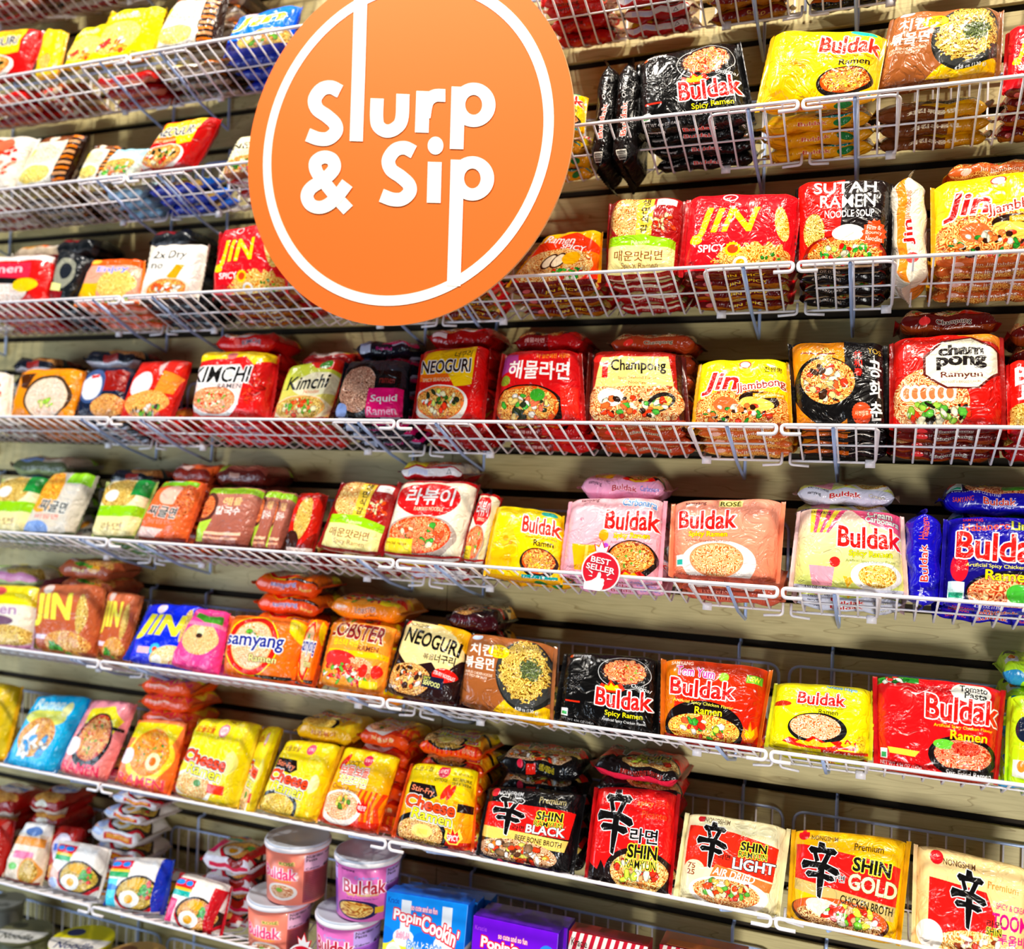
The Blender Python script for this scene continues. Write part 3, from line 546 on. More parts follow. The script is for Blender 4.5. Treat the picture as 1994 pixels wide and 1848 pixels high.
@des('shg', 'd89c0c')
def _(n):
    c = Cv('f0bc10', n=n); c.e(9, 6, 5, 6, 'd81c28'); c.t('NONGSHIM', 28, 9, 24, 5, '6a4a10', .02); c.t('Premium', 68, 14, 26, 7, '4a2c08', .02); c.p([(2, 16), (97, 28), (96, 66), (2, 56)], 'd8201c'); c.p([(2, 54), (96, 66), (95, 80), (2, 66)], 'c8b070'); c.t('SHIN', 72, 32, 34, 14, '14100c', .07, 'f8ec4c', 1.6, rot=3); c.t('GOLD', 74, 50, 44, 16, 'fbf4c0', .06, '6a3c10', .8, rot=4); c.t('라면', 42, 48, 13, 7, '14100c', .02, 'ffffff', .5); c.t('CHICKEN BROTH', 70, 69, 48, 8, '201808', .04, rot=4)
    c.e(46, 86, 46, 18, '4a2414'); c.e(46, 84, 44, 16, 'c05820'); c.nood(46, 88, 40, 11, ('6a2c10', 'd89050', 'ffe8b0')); c.e(34, 80, 20, 9, 'f0d8c8', 10); c.dots(56, 82, 30, 10, ('e02c1c', 'f0e050', '7ac03c', 'f8f0e0', 'e8402c', 'f0b080'), 22, 5)
    shin(c, 26, 42, 36, 58); c.strip('d8a010', 'WITH SOUP', '5a3c08', None, 60, 30); return c
@des('sht', 'f0c890')
def _(n):
    c = Cv('fbdca0', 'f8cc88', n=n); c.e(16, 10, 6, 7, 'd81c28'); c.t('NONGSHIM', 36, 13, 28, 6, '5a3a20', .03); c.t('Premium', 74, 26, 26, 7, 'e88a3c', .02); c.p([(10, 30), (60, 34), (78, 80), (10, 80)], 'e0201c'); c.t('SPICY & CREAMY', 84, 44, 30, 6, 'f04a80', .04); c.t('TOOMBA', 88, 58, 44, 15, 'f01c80', .06); c.t('투움바', 84, 74, 24, 10, 'e81c80', .06)
    c.t('라면', 68, 62, 13, 7, '14100c', .02); c.t('SHIN', 68, 69, 13, 7, '14100c', .04, 'f8ec4c', .8); c.nood(56, 94, 42, 22, ('c06818', 'f8bc5c', 'fff4c0'), 1.2); c.dots(60, 92, 36, 16, ('c8402c', 'fbf4e0', '8a3c1c', 'f8e8c0'), 20, 5); c.e(12, 84, 12, 14, 'fbf6ec'); shin(c, 45, 44, 32, 56); c.strip('f0c890'); return c
def cheese(c, x, top, name2='Ramen', stir=False, col='e84a1c'):
    if stir: c.p([(x-34, 26), (x+2, 28), (x+8, 40), (x-2, 46), (x-34, 40)], '180c0c'); c.t('Stir-Fry', x-14, 36, 34, 9, 'f8906c', .03, rot=6)
    c.t('Cheese', x, 52, 72, 16, col, .06, '3a140c', 1.0, 'ffffff', 1.3, rot=4); c.t(name2, x+5, 66, 56, 13, 'f8f03c', .04, '3a280c', 1.0, 'ffffff', 1.3, rot=4)
@des('ch1', 'f0b818')
def _(n):
    c = Cv('ffe81c', 'ffd81c', n=n)
    for i in range(12): c.r(i*9, 0, i*9+4, 100, 'ffe040')
    c.e(58, 16, 9, 8, 'f080a0'); c.e(58, 16, 7, 6, 'fff0f0'); c.t('오뚜기', 58, 16, 10, 5, 'd83060', .03); c.t('OTTOGI', 58, 25, 14, 3, '6a5010', .01); c.t('보들보들', 28, 16, 30, 9, 'b83c1c', .04); cheese(c, 44, 20)
    c.e(36, 84, 33, 20, 'fbf8ec'); c.nood(36, 83, 28, 16, ('d87828', 'f8c870', 'fff4c0')); c.e(42, 80, 7, 4, '4a8a2c'); c.r(60, 78, 86, 88, 'e83c1c'); c.e(84, 52, 10, 14, 'fff490'); c.strip('f8cc1c', '보들보들', 'c8401c'); return c
@des('ch2', 'e8a810')
def _(n):
    c = Cv('ffe01c', 'f8c81c', n=n)
    for i in range(12): c.r(i*9, 0, i*9+4, 100, 'ffd830')
    c.e(60, 12, 8, 7, 'e05880'); c.t('오뚜기', 60, 12, 11, 5, 'fff0f0', .03); c.t('보들보들', 26, 13, 30, 8, '8a6a2c', .04); cheese(c, 42, 20, stir=True); c.e(36, 88, 36, 20, '141010'); c.nood(36, 88, 30, 15, ('a8700c', 'e8b83c', 'fff08a')); c.e(86, 54, 8, 12, 'fff6b0'); c.strip('e8b418', '치즈볶이', 'a83c14'); return c
@des('ch3', 'd84a10')
def _(n):
    c = Cv('ffd81c', 'f07818', n=n)
    for i in range(7): c.p([(60+i*9, 50), (64+i*9, 50), (60+i*9, 70), (66+i*9, 101), (60+i*9, 101), (55+i*9, 70)], 'e8481c')
    c.r(0, 88, 100, 101, 'c82c10'); c.e(56, 14, 8, 7, 'e02c50'); c.t('오뚜기', 56, 14, 11, 5, 'fff0f0', .03); c.e(18, 20, 4, 12, 'e0301c', 30); c.t('SPICY', 34, 20, 20, 6, '402010', .03, rot=-4); c.t('보들보들', 40, 30, 50, 12, 'e86040', .05, 'ffffff', 1.2, '4a1c0c', .6); c.t('치즈라면', 42, 42, 50, 12, 'fbe83c', .05, 'ffffff', 1.2, '4a1c0c', .6); c.t('Cheese Ramen', 34, 53, 46, 6, '4a2c1c', .01, rot=3)
    c.e(36, 76, 36, 22, 'fbf4ec'); c.nood(36, 74, 30, 17, ('d0682c', 'f8b484', 'fff0d0')); c.dots(38, 70, 12, 8, ('5a8a2c', 'f8e070', 'f8b050'), 8, 5); c.flame(72, 70, 9, 10, 'e01c1c', 'e01c1c'); c.t('매운맛', 72, 72, 13, 6, 'ffffff', .04); c.strip('e05018', '보들보들', 'fbe0a0'); return c
@des('ch4', 'd84a10')
def _(n):
    c = Cv('ffe41c', 'f8881c', n=n)
    for i in range(8): c.p([(i*13, 44), (5+i*13, 44), (1+i*13, 66), (8+i*13, 101), (1+i*13, 101), (-4+i*13, 66)], 'f8941c')
    c.r(0, 92, 100, 101, 'c82810'); c.t('꼬들꼬들', 24, 7, 32, 8, '8a7a2c', .04); c.e(56, 9, 9, 8, 'd82c50'); c.t('오뚜기', 56, 9, 12, 6, 'fff4f0', .04); c.t('OTTOGI', 54, 20, 18, 4, '3a2c10', .02); c.t('INSTANT NOODLES', 84, 10, 26, 3, '4a3c10', .02); c.t('BEST BEFORE', 84, 17, 26, 4, '3a2c10', .02); c.t('23 JUL.2026', 84, 23, 26, 4, '3a2c10', .02)
    cheese(c, 46, 20, stir=True); c.e(64, 34, 4, 11, 'd8301c', 30); c.e(72, 34, 3.6, 11, 'c82c1c', 30); c.e(36, 86, 37, 24, '120e0e'); c.nood(37, 87, 31, 19, ('8a3c0c', 'e8a050', 'fff0b0')); c.e(40, 84, 14, 8, 'fbe88a'); c.r(34, 82, 48, 88, 'fbdc70')
    c.r(84, 46, 100, 56, '1c1010'); c.flame(82, 84, 12, 13, 'fbec60', 'fbec60'); c.flame(82, 85, 9, 10, 'e01c1c', 'e01c1c'); c.t('SPICY', 82, 87, 16, 7, 'ffffff', .05); c.strip('f0601c', 'SPICY', 'c81c1c', 'fbd0a0', 80, 18)
    for i in range(14): c.r(i*7.5, 101, i*7.5+3, 120, 'e02c10')
    c.e(45, 103, 30, 9, '180c08'); c.nood(45, 101, 26, 7, BR); return c
@des('r5j', 'a85424')
def _(n):
    c = Cv('c8704c', 'b85a34', n=n); c.e(26, 10, 8, 8, 'fbe8e0'); c.t('JIN', 38, 42, 62, 50, 'fbec5c', .09); c.nood(86, 46, 8, 28, YL); c.r(10, 78, 46, 84, 'f0e0f0'); c.nood(62, 88, 36, 18, OR); c.dots(44, 94, 12, 6, ('4aa02c', '2c7a1c'), 8, 5); c.strip('a85a3c', 'JIN', 'fbe88a', None, 40, 24); c.e(70, 108, 12, 8, 'e0a02c'); c.e(62, 104, 6, 4, '6aa02c'); return c
@des('blj', '1c3cb8')
def _(n):
    c = Cv('1030e0', n=n); c.e(32, 10, 8, 8, 'fbe8f0'); c.t('JIN', 42, 42, 74, 44, 'f4e83c', .09, sh=.3); c.nood(86, 36, 7, 28, YL); c.r(16, 74, 38, 84, 'f8c0c8'); c.star(46, 76, 9, '50c8f0'); c.e(46, 76, 4, 4, 'f05030'); c.nood(74, 88, 32, 20, ('c89028', 'f8dc80', 'fffbe0')); c.e(54, 92, 8, 8, 'fbfbf4'); c.strip('1438d0', 'JIN', 'f0dc3c', None, 40, 24); return c
@des('pnk', 'e02c68')
def _(n):
    c = Cv('f8509c', n=n); c.p([(20, 8), (60, 14), (96, 10), (96, 24), (60, 26), (20, 16)], '4a9a2c'); c.nood(54, 50, 42, 26, ('e0803c', 'fbc87c', 'fff0c0')); c.e(50, 40, 9, 9, 'e8f0c0'); c.e(50, 46, 8, 4, '3a2010'); c.r(0, 24, 100, 30, 'f88cb4'); c.strip('e8408c'); return c
@des('cyn', '0c84c8', 384)
def _(n):
    c = Cv('10b4e8', n=n); c.t('Ramen', 44, 14, 54, 16, 'e8fbfb', .06, '58c8e8', 1); c.e(48, 32, 38, 12, 'e8e870'); c.e(80, 20, 8, 10, 'f8f4b0'); c.e(46, 58, 34, 26, 'e89c3c'); c.nood(46, 58, 32, 24, OR); c.p([(20, 60), (40, 40), (44, 80), (24, 86)], 'fbfbf8'); c.dots(46, 70, 36, 16, ('fbfbf8', 'f8f0e0', '3ca0e0'), 10, 7); c.strip('1090d0'); return c
@des('pkr', 'e07878', 384)
def _(n):
    c = Cv('f8a4b4', 'f49088', n=n); c.p([(20, 14), (70, 8), (98, 24), (90, 44), (50, 36), (20, 34)], 'f0e030'); c.bowl(54, 50, 34, 30, '14100c', 'b83010', ('8a1c08', 'f08040', 'ffe090'), VEG, 14); c.r(84, 34, 100, 38, '14100c'); c.e(18, 64, 14, 12, 'fbf0f4'); c.t('RAMEN', 50, 90, 80, 14, 'f0305c', .05); c.strip('e88888'); return c
@des('orr', 'f0681c', 384)
def _(n):
    c = Cv('f89460', 'f4702c', n=n); c.p([(8, 6), (98, 6), (92, 44), (60, 30), (10, 30)], 'f8e01c'); c.bowl(56, 48, 38, 34, 'f8e048', 'f88c1c', ('c04808', 'f8901c', 'ffc850'), VEG, 14); c.e(68, 60, 13, 12, 'fbecc0'); c.e(68, 60, 6, 6, 'f07818'); c.e(16, 58, 12, 12, 'fbe8f0'); c.t('RAMEN', 54, 90, 84, 15, 'f0445c', .05, 'fbc08c', .6); c.strip('f0581c', None); c.r(20, 106, 60, 110, 'f8a890'); return c
@des('yel', 'f0b010', 384)
def _(n):
    c = Cv('ffd01c', n=n); c.e(40, 30, 20, 12, 'ffe850'); c.e(50, 70, 30, 18, 'ffb81c'); c.nood(50, 70, 26, 15, YL); c.strip('f0b010'); return c
@des('yb0', 'f0c81c', 384)
def _(n):
    c = Cv('fff01c', n=n); c.t('Noodle', 40, 18, 50, 14, 'ffe8c0', .05, 'f09a3c', 1); c.nood(40, 60, 44, 30, ('e8981c', 'f8e050', 'fffbb0')); c.dots(40, 76, 36, 16, ('f05a2c', 'f0b03c', 'fff8e0', 'e84040'), 16, 6); c.strip('e8b01c', None, bg2='c83018'); return c
@des('bst', '2c1408', 384)
def _(n):
    c = Cv('f4ecd8', n=n); c.r(74, 0, 100, 100, '2c1408')
    for i in range(9): c.r(76, 4+i*11, 96, 9+i*11, ('e8801c', 'd8a070')[i % 2])
    c.r(0, 0, 80, 14, '7a4424'); c.e(38, 8, 10, 6, 'f4ecd8'); c.nood(34, 40, 34, 18, ('b89c70', 'f0e4cc', 'fffbf0')); c.e(38, 78, 38, 22, 'fbf8f0'); c.nood(36, 78, 30, 17, ('d8a81c', 'f8e060', 'fffbc0')); c.p([(0, 20), (14, 30), (6, 70), (0, 80)], 'f8e030'); c.strip('4a3420', None, bg2='b8a890'); return c
@des('wht', 'e8e4d8', 384)
def _(n):
    c = Cv('f8f0e4', n=n); c.e(48, 26, 22, 20, 'e8401c'); c.e(66, 18, 14, 12, 'f07050'); c.e(30, 78, 34, 30, 'f07840'); c.nood(30, 78, 28, 24, OR); c.dots(80, 50, 14, 30, ('d83020', 'f0a080'), 8, 5); c.strip('c8b8a0', None, bg2='8a2c2c'); return c
@des('wbl', 'b0d8e8', 384)
def _(n):
    c = Cv('a8e0f0', 'f4f0d8', n=n); c.e(40, 26, 30, 10, 'fbfbf8'); c.nood(44, 60, 40, 24, YL); c.dots(46, 70, 36, 22, ('4aa83c', 'fbf4e8', 'f0b890', '6ac04c', 'f08050'), 20, 7); c.strip('8ab0c8'); return c
@des('ncr', 'e0d8b8', 384)
def _(n):
    c = Cv('f4ecc8', n=n); c.t('NEOGURI', 50, 30, 84, 16, '141010', .04, rot=-6); c.t('너구리', 56, 46, 30, 9, '3a2c1c', .03); c.bowl(44, 82, 44, 24, 'f8d89c', 'f08c4c', OR, VEG, 18, 6); c.strip('8a4c1c'); return c
@des('red', 'a81410', 384)
def _(n):
    c = Cv('d8201c', n=n); c.r(0, 0, 100, 14, 'f8ece8'); c.r(4, 20, 80, 50, 'e0304c'); c.t('ramen', 42, 34, 56, 12, 'fbd0d8', .04); c.e(40, 74, 44, 26, '141414'); c.nood(42, 80, 38, 20, ('d8a890', 'f8f0e8', 'ffffff')); c.e(20, 70, 8, 8, '5ab03c'); c.e(76, 66, 16, 14, 'f8c81c'); c.strip('9a1418', None, bg2='d88060'); return c
@des('drk', '20242c', 384)
def _(n):
    c = Cv('181c20', n=n); c.e(50, 44, 38, 30, '989888'); c.e(50, 40, 20, 16, '20242c'); c.r(10, 66, 50, 84, 'f0f0a0'); c.r(0, 80, 60, 100, '8c1c24'); c.strip('14181c', None, bg2='3a3c40'); return c
@des('orn', 'f07818', 384)
def _(n):
    c = Cv('fba890', n=n); c.r(0, 0, 100, 18, 'f0601c'); c.e(18, 9, 9, 6, 'f8c84c'); c.t('Enjoy', 56, 28, 60, 16, '8090e0', .04, 'f0f0fb', 1); c.nood(66, 58, 32, 32, ('e0801c', 'f8cc60', 'fff0a0')); c.r(0, 56, 36, 88, 'f8b81c'); c.dots(60, 92, 34, 8, ('8ac04c', 'f8e0a0'), 10, 5); c.strip('e06030', None, bg2='f0c8b0'); return c
@des('w2l', 'ece4d4', 384)
def _(n):
    c = Cv('f8f4ec', n=n); c.t('2x Dry', 44, 24, 60, 18, '181818', .02); c.t('no', 26, 42, 20, 8, '404040', .02); c.p([(48, 60), (60, 40), (76, 42), (64, 70)], 'f0a01c'); c.bowl(52, 82, 36, 18, 'f4dcc8', 'f08038', OR, ('fbf4e8', 'e86030'), 12, 5); c.strip('1c1814', None, bg2='c8bca8'); return c
@des('obw', 'c06814', 384)
def _(n):
    c = Cv('f09418', n=n); c.p([(10, 14), (34, 12), (26, 44), (14, 40)], '4a2408'); c.e(60, 58, 36, 42, '4a3424'); c.e(60, 60, 32, 38, 'f8dcc0'); c.nood(60, 60, 30, 35, ('e0a080', 'f8dcc0', 'fff8ec')); c.dots(60, 72, 14, 8, ('a8d84c', 'f4f0a0'), 6, 6); c.strip('b86414'); return c
@des('bir', '101828', 384)
def _(n):
    c = Cv('142038', n=n); c.r(50, 10, 98, 50, '8c1810'); c.e(30, 40, 28, 34, '405888'); c.e(30, 42, 22, 26, 'e8ecf8'); c.r(22, 18, 42, 24, 'd82c20'); c.nood(72, 78, 34, 22, ('8a3c10', 'e8903c', 'ffd890')); c.strip('141824', None, bg2='e0e4f4'); c.r(40, 104, 70, 118, '8c2420'); return c
@des('crw', 'a81410', 384)
def _(n):
    c = Cv('d8281c', n=n); c.e(32, 44, 20, 22, 'f4e8ec'); c.e(32, 44, 12, 14, 'fbfbfb'); c.p([(50, 10), (66, 0), (60, 30)], 'f0c8c8'); c.p([(64, 20), (100, 30), (96, 60), (60, 60)], 'f09038'); c.nood(54, 76, 42, 22, ('b84c10', 'f8a440', 'ffe090')); c.dots(60, 86, 30, 10, ('6ab03c', 'fbf0e8', '3a1c10'), 10, 5); c.strip('a81814'); return c
@des('grw', 'b8c870', 384)
def _(n):
    c = Cv('f8f0c8', n=n); c.nood(44, 26, 40, 26, YL); c.e(30, 30, 14, 10, 'fbfbf4'); c.r(0, 48, 100, 68, '98d020'); c.r(0, 66, 100, 100, 'f8ecb0'); c.t('라면', 50, 82, 50, 12, 'b0946a', .03); c.r(70, 0, 100, 30, '1c8c3c'); c.strip('5a7a3c', None, bg2='e8e4d0'); return c
@des('jig', 'a8a090', 384)
def _(n):
    c = Cv('d8d4cc', 'e8dcc8', n=n); c.r(56, 0, 100, 20, '98d82c'); c.nood(26, 34, 30, 34, ('d85c10', 'f89c2c', 'ffd860'), 1.2); c.t('찌글면', 52, 58, 62, 18, '141414', .04, 'fbfbf4', 1.6, rot=4); c.t('비빔면', 46, 74, 46, 8, 'e88070', .02); c.e(30, 94, 26, 14, '88a8e0'); c.strip('5c6448', None, bg2='98a478'); return c
@des('jio', 'c04418', 384)
def _(n):
    c = Cv('f0703c', n=n); c.r(10, 2, 96, 12, '8ad02c'); c.r(20, 0, 60, 3, 'f4f4fb'); c.e(50, 28, 28, 16, 'fbc8b4'); c.nood(80, 40, 18, 30, RD); c.t('찌글면', 46, 56, 64, 18, '141414', .04, 'fbf4ec', 1.6, rot=4); c.t('비빔면', 46, 72, 46, 8, 'f0a090', .02); c.p([(0, 80), (60, 84), (40, 100), (0, 100)], 'fbd8d0'); c.strip('7a2418', None, bg2='b04830'); return c
@des('brn', '5a1c10', 384)
def _(n):
    c = Cv('b87c6c', 'a86050', n=n); c.r(0, 2, 100, 14, '98c82c'); c.e(14, 38, 20, 26, '5a3028'); c.nood(13, 38, 15, 20, RD); c.t('해물', 60, 28, 36, 14, 'f8c88c', .05); c.t('칼국수', 56, 44, 46, 14, 'fbf4f0', .05); c.p([(0, 70), (30, 58), (20, 96), (0, 96)], 'b8d84c'); c.r(22, 80, 90, 84, 'f8d0b0').r(22, 88, 86, 91, 'f8c0a0'); c.strip('5a1c14', None); c.r(30, 108, 50, 116, 'b89080'); return c
@des('rnd', '8c1410', 384)
def _(n):
    c = Cv('8c1c14', n=n); c.e(56, 42, 50, 46, 'c82418'); c.e(54, 44, 34, 38, 'b81c10'); c.nood(54, 44, 30, 34, YL); c.e(30, 82, 24, 16, '3a1c14'); c.r(0, 92, 100, 100, 'fbe8e0'); c.strip('7a1410'); return c
@des('bot', 'c89cb8', 384)
def _(n):
    c = Cv('f4ecd8', n=n); c.r(0, 0, 100, 34, 'f8e01c'); c.e(50, 12, 12, 8, 'e86060'); c.t('Ramen', 46, 42, 70, 16, 'b890b0', .04, 'f8f0fb', 1); c.e(48, 60, 30, 9, '7a5a70'); c.nood(70, 84, 34, 18, YL); c.e(10, 72, 18, 22, '8ac83c'); c.strip('e89cc8', None, bg2='b8d8a0'); return c
@des('rds', 'a01810', 384)
def _(n):
    c = Cv('a81c14', n=n); c.e(50, 40, 36, 26, 'f0e8f8'); c.r(20, 34, 80, 46, '4070d8'); c.nood(50, 84, 44, 18, OR); c.strip('9a1814', None, bg2='e8d8c8'); c.e(40, 108, 20, 6, 'f4ecd8'); return c
@des('bge', 'd8c0a0', 384)
def _(n):
    c = Cv('f4e4d0', n=n); c.r(0, 0, 100, 20, 'fbfbfb'); c.e(60, 16, 30, 8, '6080b8'); c.r(4, 26, 98, 40, 'f0a048'); c.r(20, 50, 80, 62, 'f080a8'); c.e(72, 80, 28, 22, 'e8a048'); c.nood(72, 80, 24, 18, YL); c.e(28, 76, 12, 6, '6ac04c'); c.strip('a8301c', None, bg2='f0e0d8'); return c
def mie(c, blue=False, pink=False):
    c.r(0, 8, 46, 20, 'e0203c'); c.e(16, 15, 8, 5, '2c90e8'); c.e(34, 15, 8, 5, '2c90e8'); c.r(0, 20, 44, 25, 'e02c30').r(0, 25, 44, 30, 'f8c83c').r(0, 30, 42, 40, '20a860' if not pink else '20b8b0')
    c.e(64, 70, 40, 34, 'c8142c'); c.e(64, 66, 38, 32, '302018'); c.nood(64, 66, 34, 28, ('6a4408', 'c8942c', 'f8e070') if not pink else OR); c.e(60, 50, 16, 9, 'f8b41c')
    c.e(52, 78, 18, 15, 'fbfbf8'); c.e(52, 78, 8, 8, 'ffb01c'); c.dots(80, 60, 12, 18, ('3c9a2c', 'e0402c', '5ab83c'), 9, 6)
@des('mg1', 'e8e0d8', 384)
def _(n):
    c = Cv('fbf8f4', n=n); mie(c); c.e(12, 76, 14, 22, 'f8c8b8'); c.e(18, 86, 10, 10, 'c8d8fb'); c.strip('fbf8fb', None); c.r(30, 107, 90, 118, 'd02c18'); c.r(36, 109, 84, 116, 'f0a02c'); c.e(14, 105, 14, 8, 'c8d8fb'); return c
@des('mg2', '1c3ca8', 384)
def _(n):
    c = Cv('fbf8f4', n=n); mie(c); c.r(92, 0, 100, 100, '1c3cc0'); c.r(0, 44, 26, 100, '50d8f0'); c.e(14, 60, 14, 6, '1c80d0'); c.strip('f4f4fb', None); c.r(30, 107, 90, 118, 'd02c18'); return c
@des('mg3', 'c81428', 384)
def _(n):
    c = Cv('fbf8f4', n=n); mie(c, pink=True); c.p([(86, 10), (100, 10), (94, 100), (80, 100)], 'c81c28'); c.p([(0, 44), (24, 48), (20, 90), (0, 92)], 'f04080'); c.strip('f4f0fb', None); c.r(16, 112, 96, 119, 'd0184c'); c.e(70, 106, 16, 8, '8c1c10'); return c
for k_, base in (('ykm', 'grw'),): D[k_] = D[base]
@des('bl0', '2c50c8', 384)
def _(n):
    c = Cv('1878e8', n=n); c.t('Jin', 50, 36, 84, 34, 'f8f02c', .08, 'e8f0fb', 1.4, sh=.3); c.e(30, 12, 10, 7, 'f8d8d0'); c.nood(66, 84, 40, 24, YL); c.dots(66, 80, 30, 18, ('fbf4e8', '6aa83c', 'e8a060'), 14, 6); c.r(0, 80, 26, 100, '101878'); c.strip('1430a8', None, bg2='3a50b0'); return c
@des('rmn', 'b81410', 384)
def _(n):
    c = Cv('e02c18', 'd0181c', n=n); c.bowl(46, 40, 48, 30, 'f8a01c', 'f0601c', ('c02c08', 'f0781c', 'ffc84a')); c.t('Ramen', 66, 30, 56, 18, 'f4f0a0', .03, '6a6a10', 1.2); c.r(40, 78, 98, 92, '100c0c'); c.t('Ramen Soup', 68, 85, 48, 8, 'ffffff', .03); c.strip('b01410', 'samyang', '2a0808', None, 40, 40); return c
@des('ddk', '6a3020', 384)
def _(n):
    c = Cv('a84c24', n=n); c.nood(50, 60, 46, 40, OR); c.strip('c8b090', None, bg2='8a2420'); c.r(10, 104, 60, 112, 'd82c2c'); return c
@des('gld', 'a86c14', 384)
def _(n):
    c = Cv('c8881c', n=n); c.strip('7a1c14', 'GOLD', 'e0b85c', None, 60, 24, 'a86c1c'); return c
_mc = {}
def art(k):
    if k not in _mc:
        fn, side, n = D[k]; _mc[k] = (printed('print_'+k, fn(n).flush()), foil(side))
    return _mc[k]
# ------------------------------------------------------------------ the slatted display wall
S, W, DP = 0.2286, 0.60886, 0.20913        # shelf pitch, basket width, basket depth
ZG = 0.116                                 # one of the grooves; they repeat every 76.2 mm
def wood():
    m, N, L, b = new_mat('pale_maple_laminate')
    tc = N.new('ShaderNodeTexCoord'); mp = N.new('ShaderNodeMapping'); mp.inputs['Scale'].default_value = (1.6, 1, 11)
    L.new(tc.outputs['Object'], mp.inputs[0])
    n1 = N.new('ShaderNodeTexNoise'); n1.inputs['Scale'].default_value = 1.7; n1.inputs['Detail'].default_value = 2
    L.new(mp.outputs[0], n1.inputs['Vector'])
    mu = N.new('ShaderNodeMath'); mu.operation = 'MULTIPLY'; mu.inputs[1].default_value = 11; L.new(n1.outputs[0], mu.inputs[0])
    fr = N.new('ShaderNodeMath'); fr.operation = 'FRACT'; L.new(mu.outputs[0], fr.inputs[0])
    r1 = N.new('ShaderNodeValToRGB'); e = r1.color_ramp.elements
    e[0].position = 0; e[0].color = (*lin(hx('9c8a54')), 1); e[1].position = .09; e[1].color = (*lin(hx('c2b47e')), 1)
    L.new(fr.outputs[0], r1.inputs[0])
    n2 = N.new('ShaderNodeTexNoise'); n2.inputs['Scale'].default_value = 30; n2.inputs['Detail'].default_value = 4
    mp2 = N.new('ShaderNodeMapping'); mp2.inputs['Scale'].default_value = (.6, 1, 9); L.new(tc.outputs['Object'], mp2.inputs[0]); L.new(mp2.outputs[0], n2.inputs['Vector'])
    mx = N.new('ShaderNodeMixRGB'); mx.blend_type = 'MULTIPLY'; mx.inputs[0].default_value = .35
    r2 = N.new('ShaderNodeValToRGB'); r2.color_ramp.elements[0].position = .35; r2.color_ramp.elements[0].color = (.6, .56, .45, 1); r2.color_ramp.elements[1].position = .6
    L.new(n2.outputs[0], r2.inputs[0]); L.new(r1.outputs[0], mx.inputs[1]); L.new(r2.outputs[0], mx.inputs[2])
    L.new(mx.outputs[0], b.inputs['Base Color']); b.inputs['Roughness'].default_value = .55
    return m
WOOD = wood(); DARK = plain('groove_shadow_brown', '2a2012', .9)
Z0 = ZG-.0762*18; NS = 33
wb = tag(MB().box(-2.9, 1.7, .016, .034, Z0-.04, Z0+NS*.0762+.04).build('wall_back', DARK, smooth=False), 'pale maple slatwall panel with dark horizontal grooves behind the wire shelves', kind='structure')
def slat_mesh(x0, x1):
    g, h = .0064, .0762; V = []; F = []
    prof = [(0, g+.001), (.001, g), (.008, g), (.008, .020), (.0158, .020), (.0158, h-.020), (.008, h-.020), (.008, h-g), (.001, h-g), (0, h-g-.001)]
    for x in (x0, x1): V += [(x, y, z) for y, z in prof]
    n = len(prof)
    F = [(k, (k+1) % n, n+(k+1) % n, n+k) for k in range(n)]+[tuple(range(n))[::-1], tuple(range(n, 2*n))]
    return mesh('slat', V, F, [WOOD], smooth=False)
for x0, x1 in ((-2.88, -.6103), (-.6087, 1.68)):
    sm = slat_mesh(x0, x1)
    for k in range(NS): obj('slat', sm, wb, (0, 0, Z0+k*.0762))

# ------------------------------------------------------------------ wire baskets
HX, HI, HB = .0455, .120, .088             # front drop, how far the front slopes in, back height
w2 = W/2-.004
def _cross():
    m = MB(); m.tube(bend([(0, -DP+.001, .001), (0, -DP+HI, -HX), (0, -.008, -.006), (0, -.008, HB)], .006, 3), .0016, 6)
    return mesh('cross_wire', m.V, m.F, [WIRE])
cross_m = _cross()
def _rail():
    m = MB()
    L_ = [(-w2+.026, -DP-.001, -.013), (-w2, -DP-.001, -.013), (-w2-.001, -DP, 0), (w2+.001, -DP, 0), (w2, -DP-.001, -.013), (w2-.026, -DP-.001, -.013)]
    m.tube(bend(L_, .0062, 5), .0027, 8); return mesh('front_rail', m.V, m.F, [WIRE])
rail_m = _rail()
def slope(x, s): return (x, -DP+.004+HI*s, -.001-HX*s)
mid = MB().tube([slope(-w2+.02, .5), slope(w2-.02, .5)], .0017, 6); mid_m = mesh('middle_wire', mid.V, mid.F, [WIRE])
flo = MB()
for y, z in ((-.045, -.024),): flo.tube([(-w2, y, z+.003), (w2, y, z+.003)], .0016, 6)
flo_m = mesh('floor_wire', flo.V, flo.F, [WIRE])
bk = MB(); bk.tube(bend([(-w2+.004, -.010, -.006), (-w2+.004, -.010, HB), (w2-.004, -.010, HB), (w2-.004, -.010, -.006)], .02, 6), .0023, 8); bk_m = mesh('back_frame', bk.V, bk.F, [WIRE_B])
def _panel(sgn):
    m = MB(); xe = sgn*(w2-.004); xi = sgn*(w2-.127)
    m.tube(bend([slope(xe, .04), slope(xi, .04), slope(xi+sgn*.004, .98), slope(xe, .98)], .014, 6), .0021, 7)
    m.box(min(xi+sgn*.004, xi+sgn*.018), max(xi+sgn*.004, xi+sgn*.018), -DP+HI-.003, -DP+HI+.001, -HX-.008, -HX+.004)
    m.tube(bend([(xe-sgn*.026, -DP+HI-.006, -HX-.008), (xe+sgn*.002, -DP+HI-.004, -HX-.006), (xe+sgn*.002, -DP+HI, -HX+.012)], .005, 4), .0021, 7)
    return mesh('folded_end_panel', m.V, m.F, [WIRE])
pan_m = (_panel(-1), _panel(1))
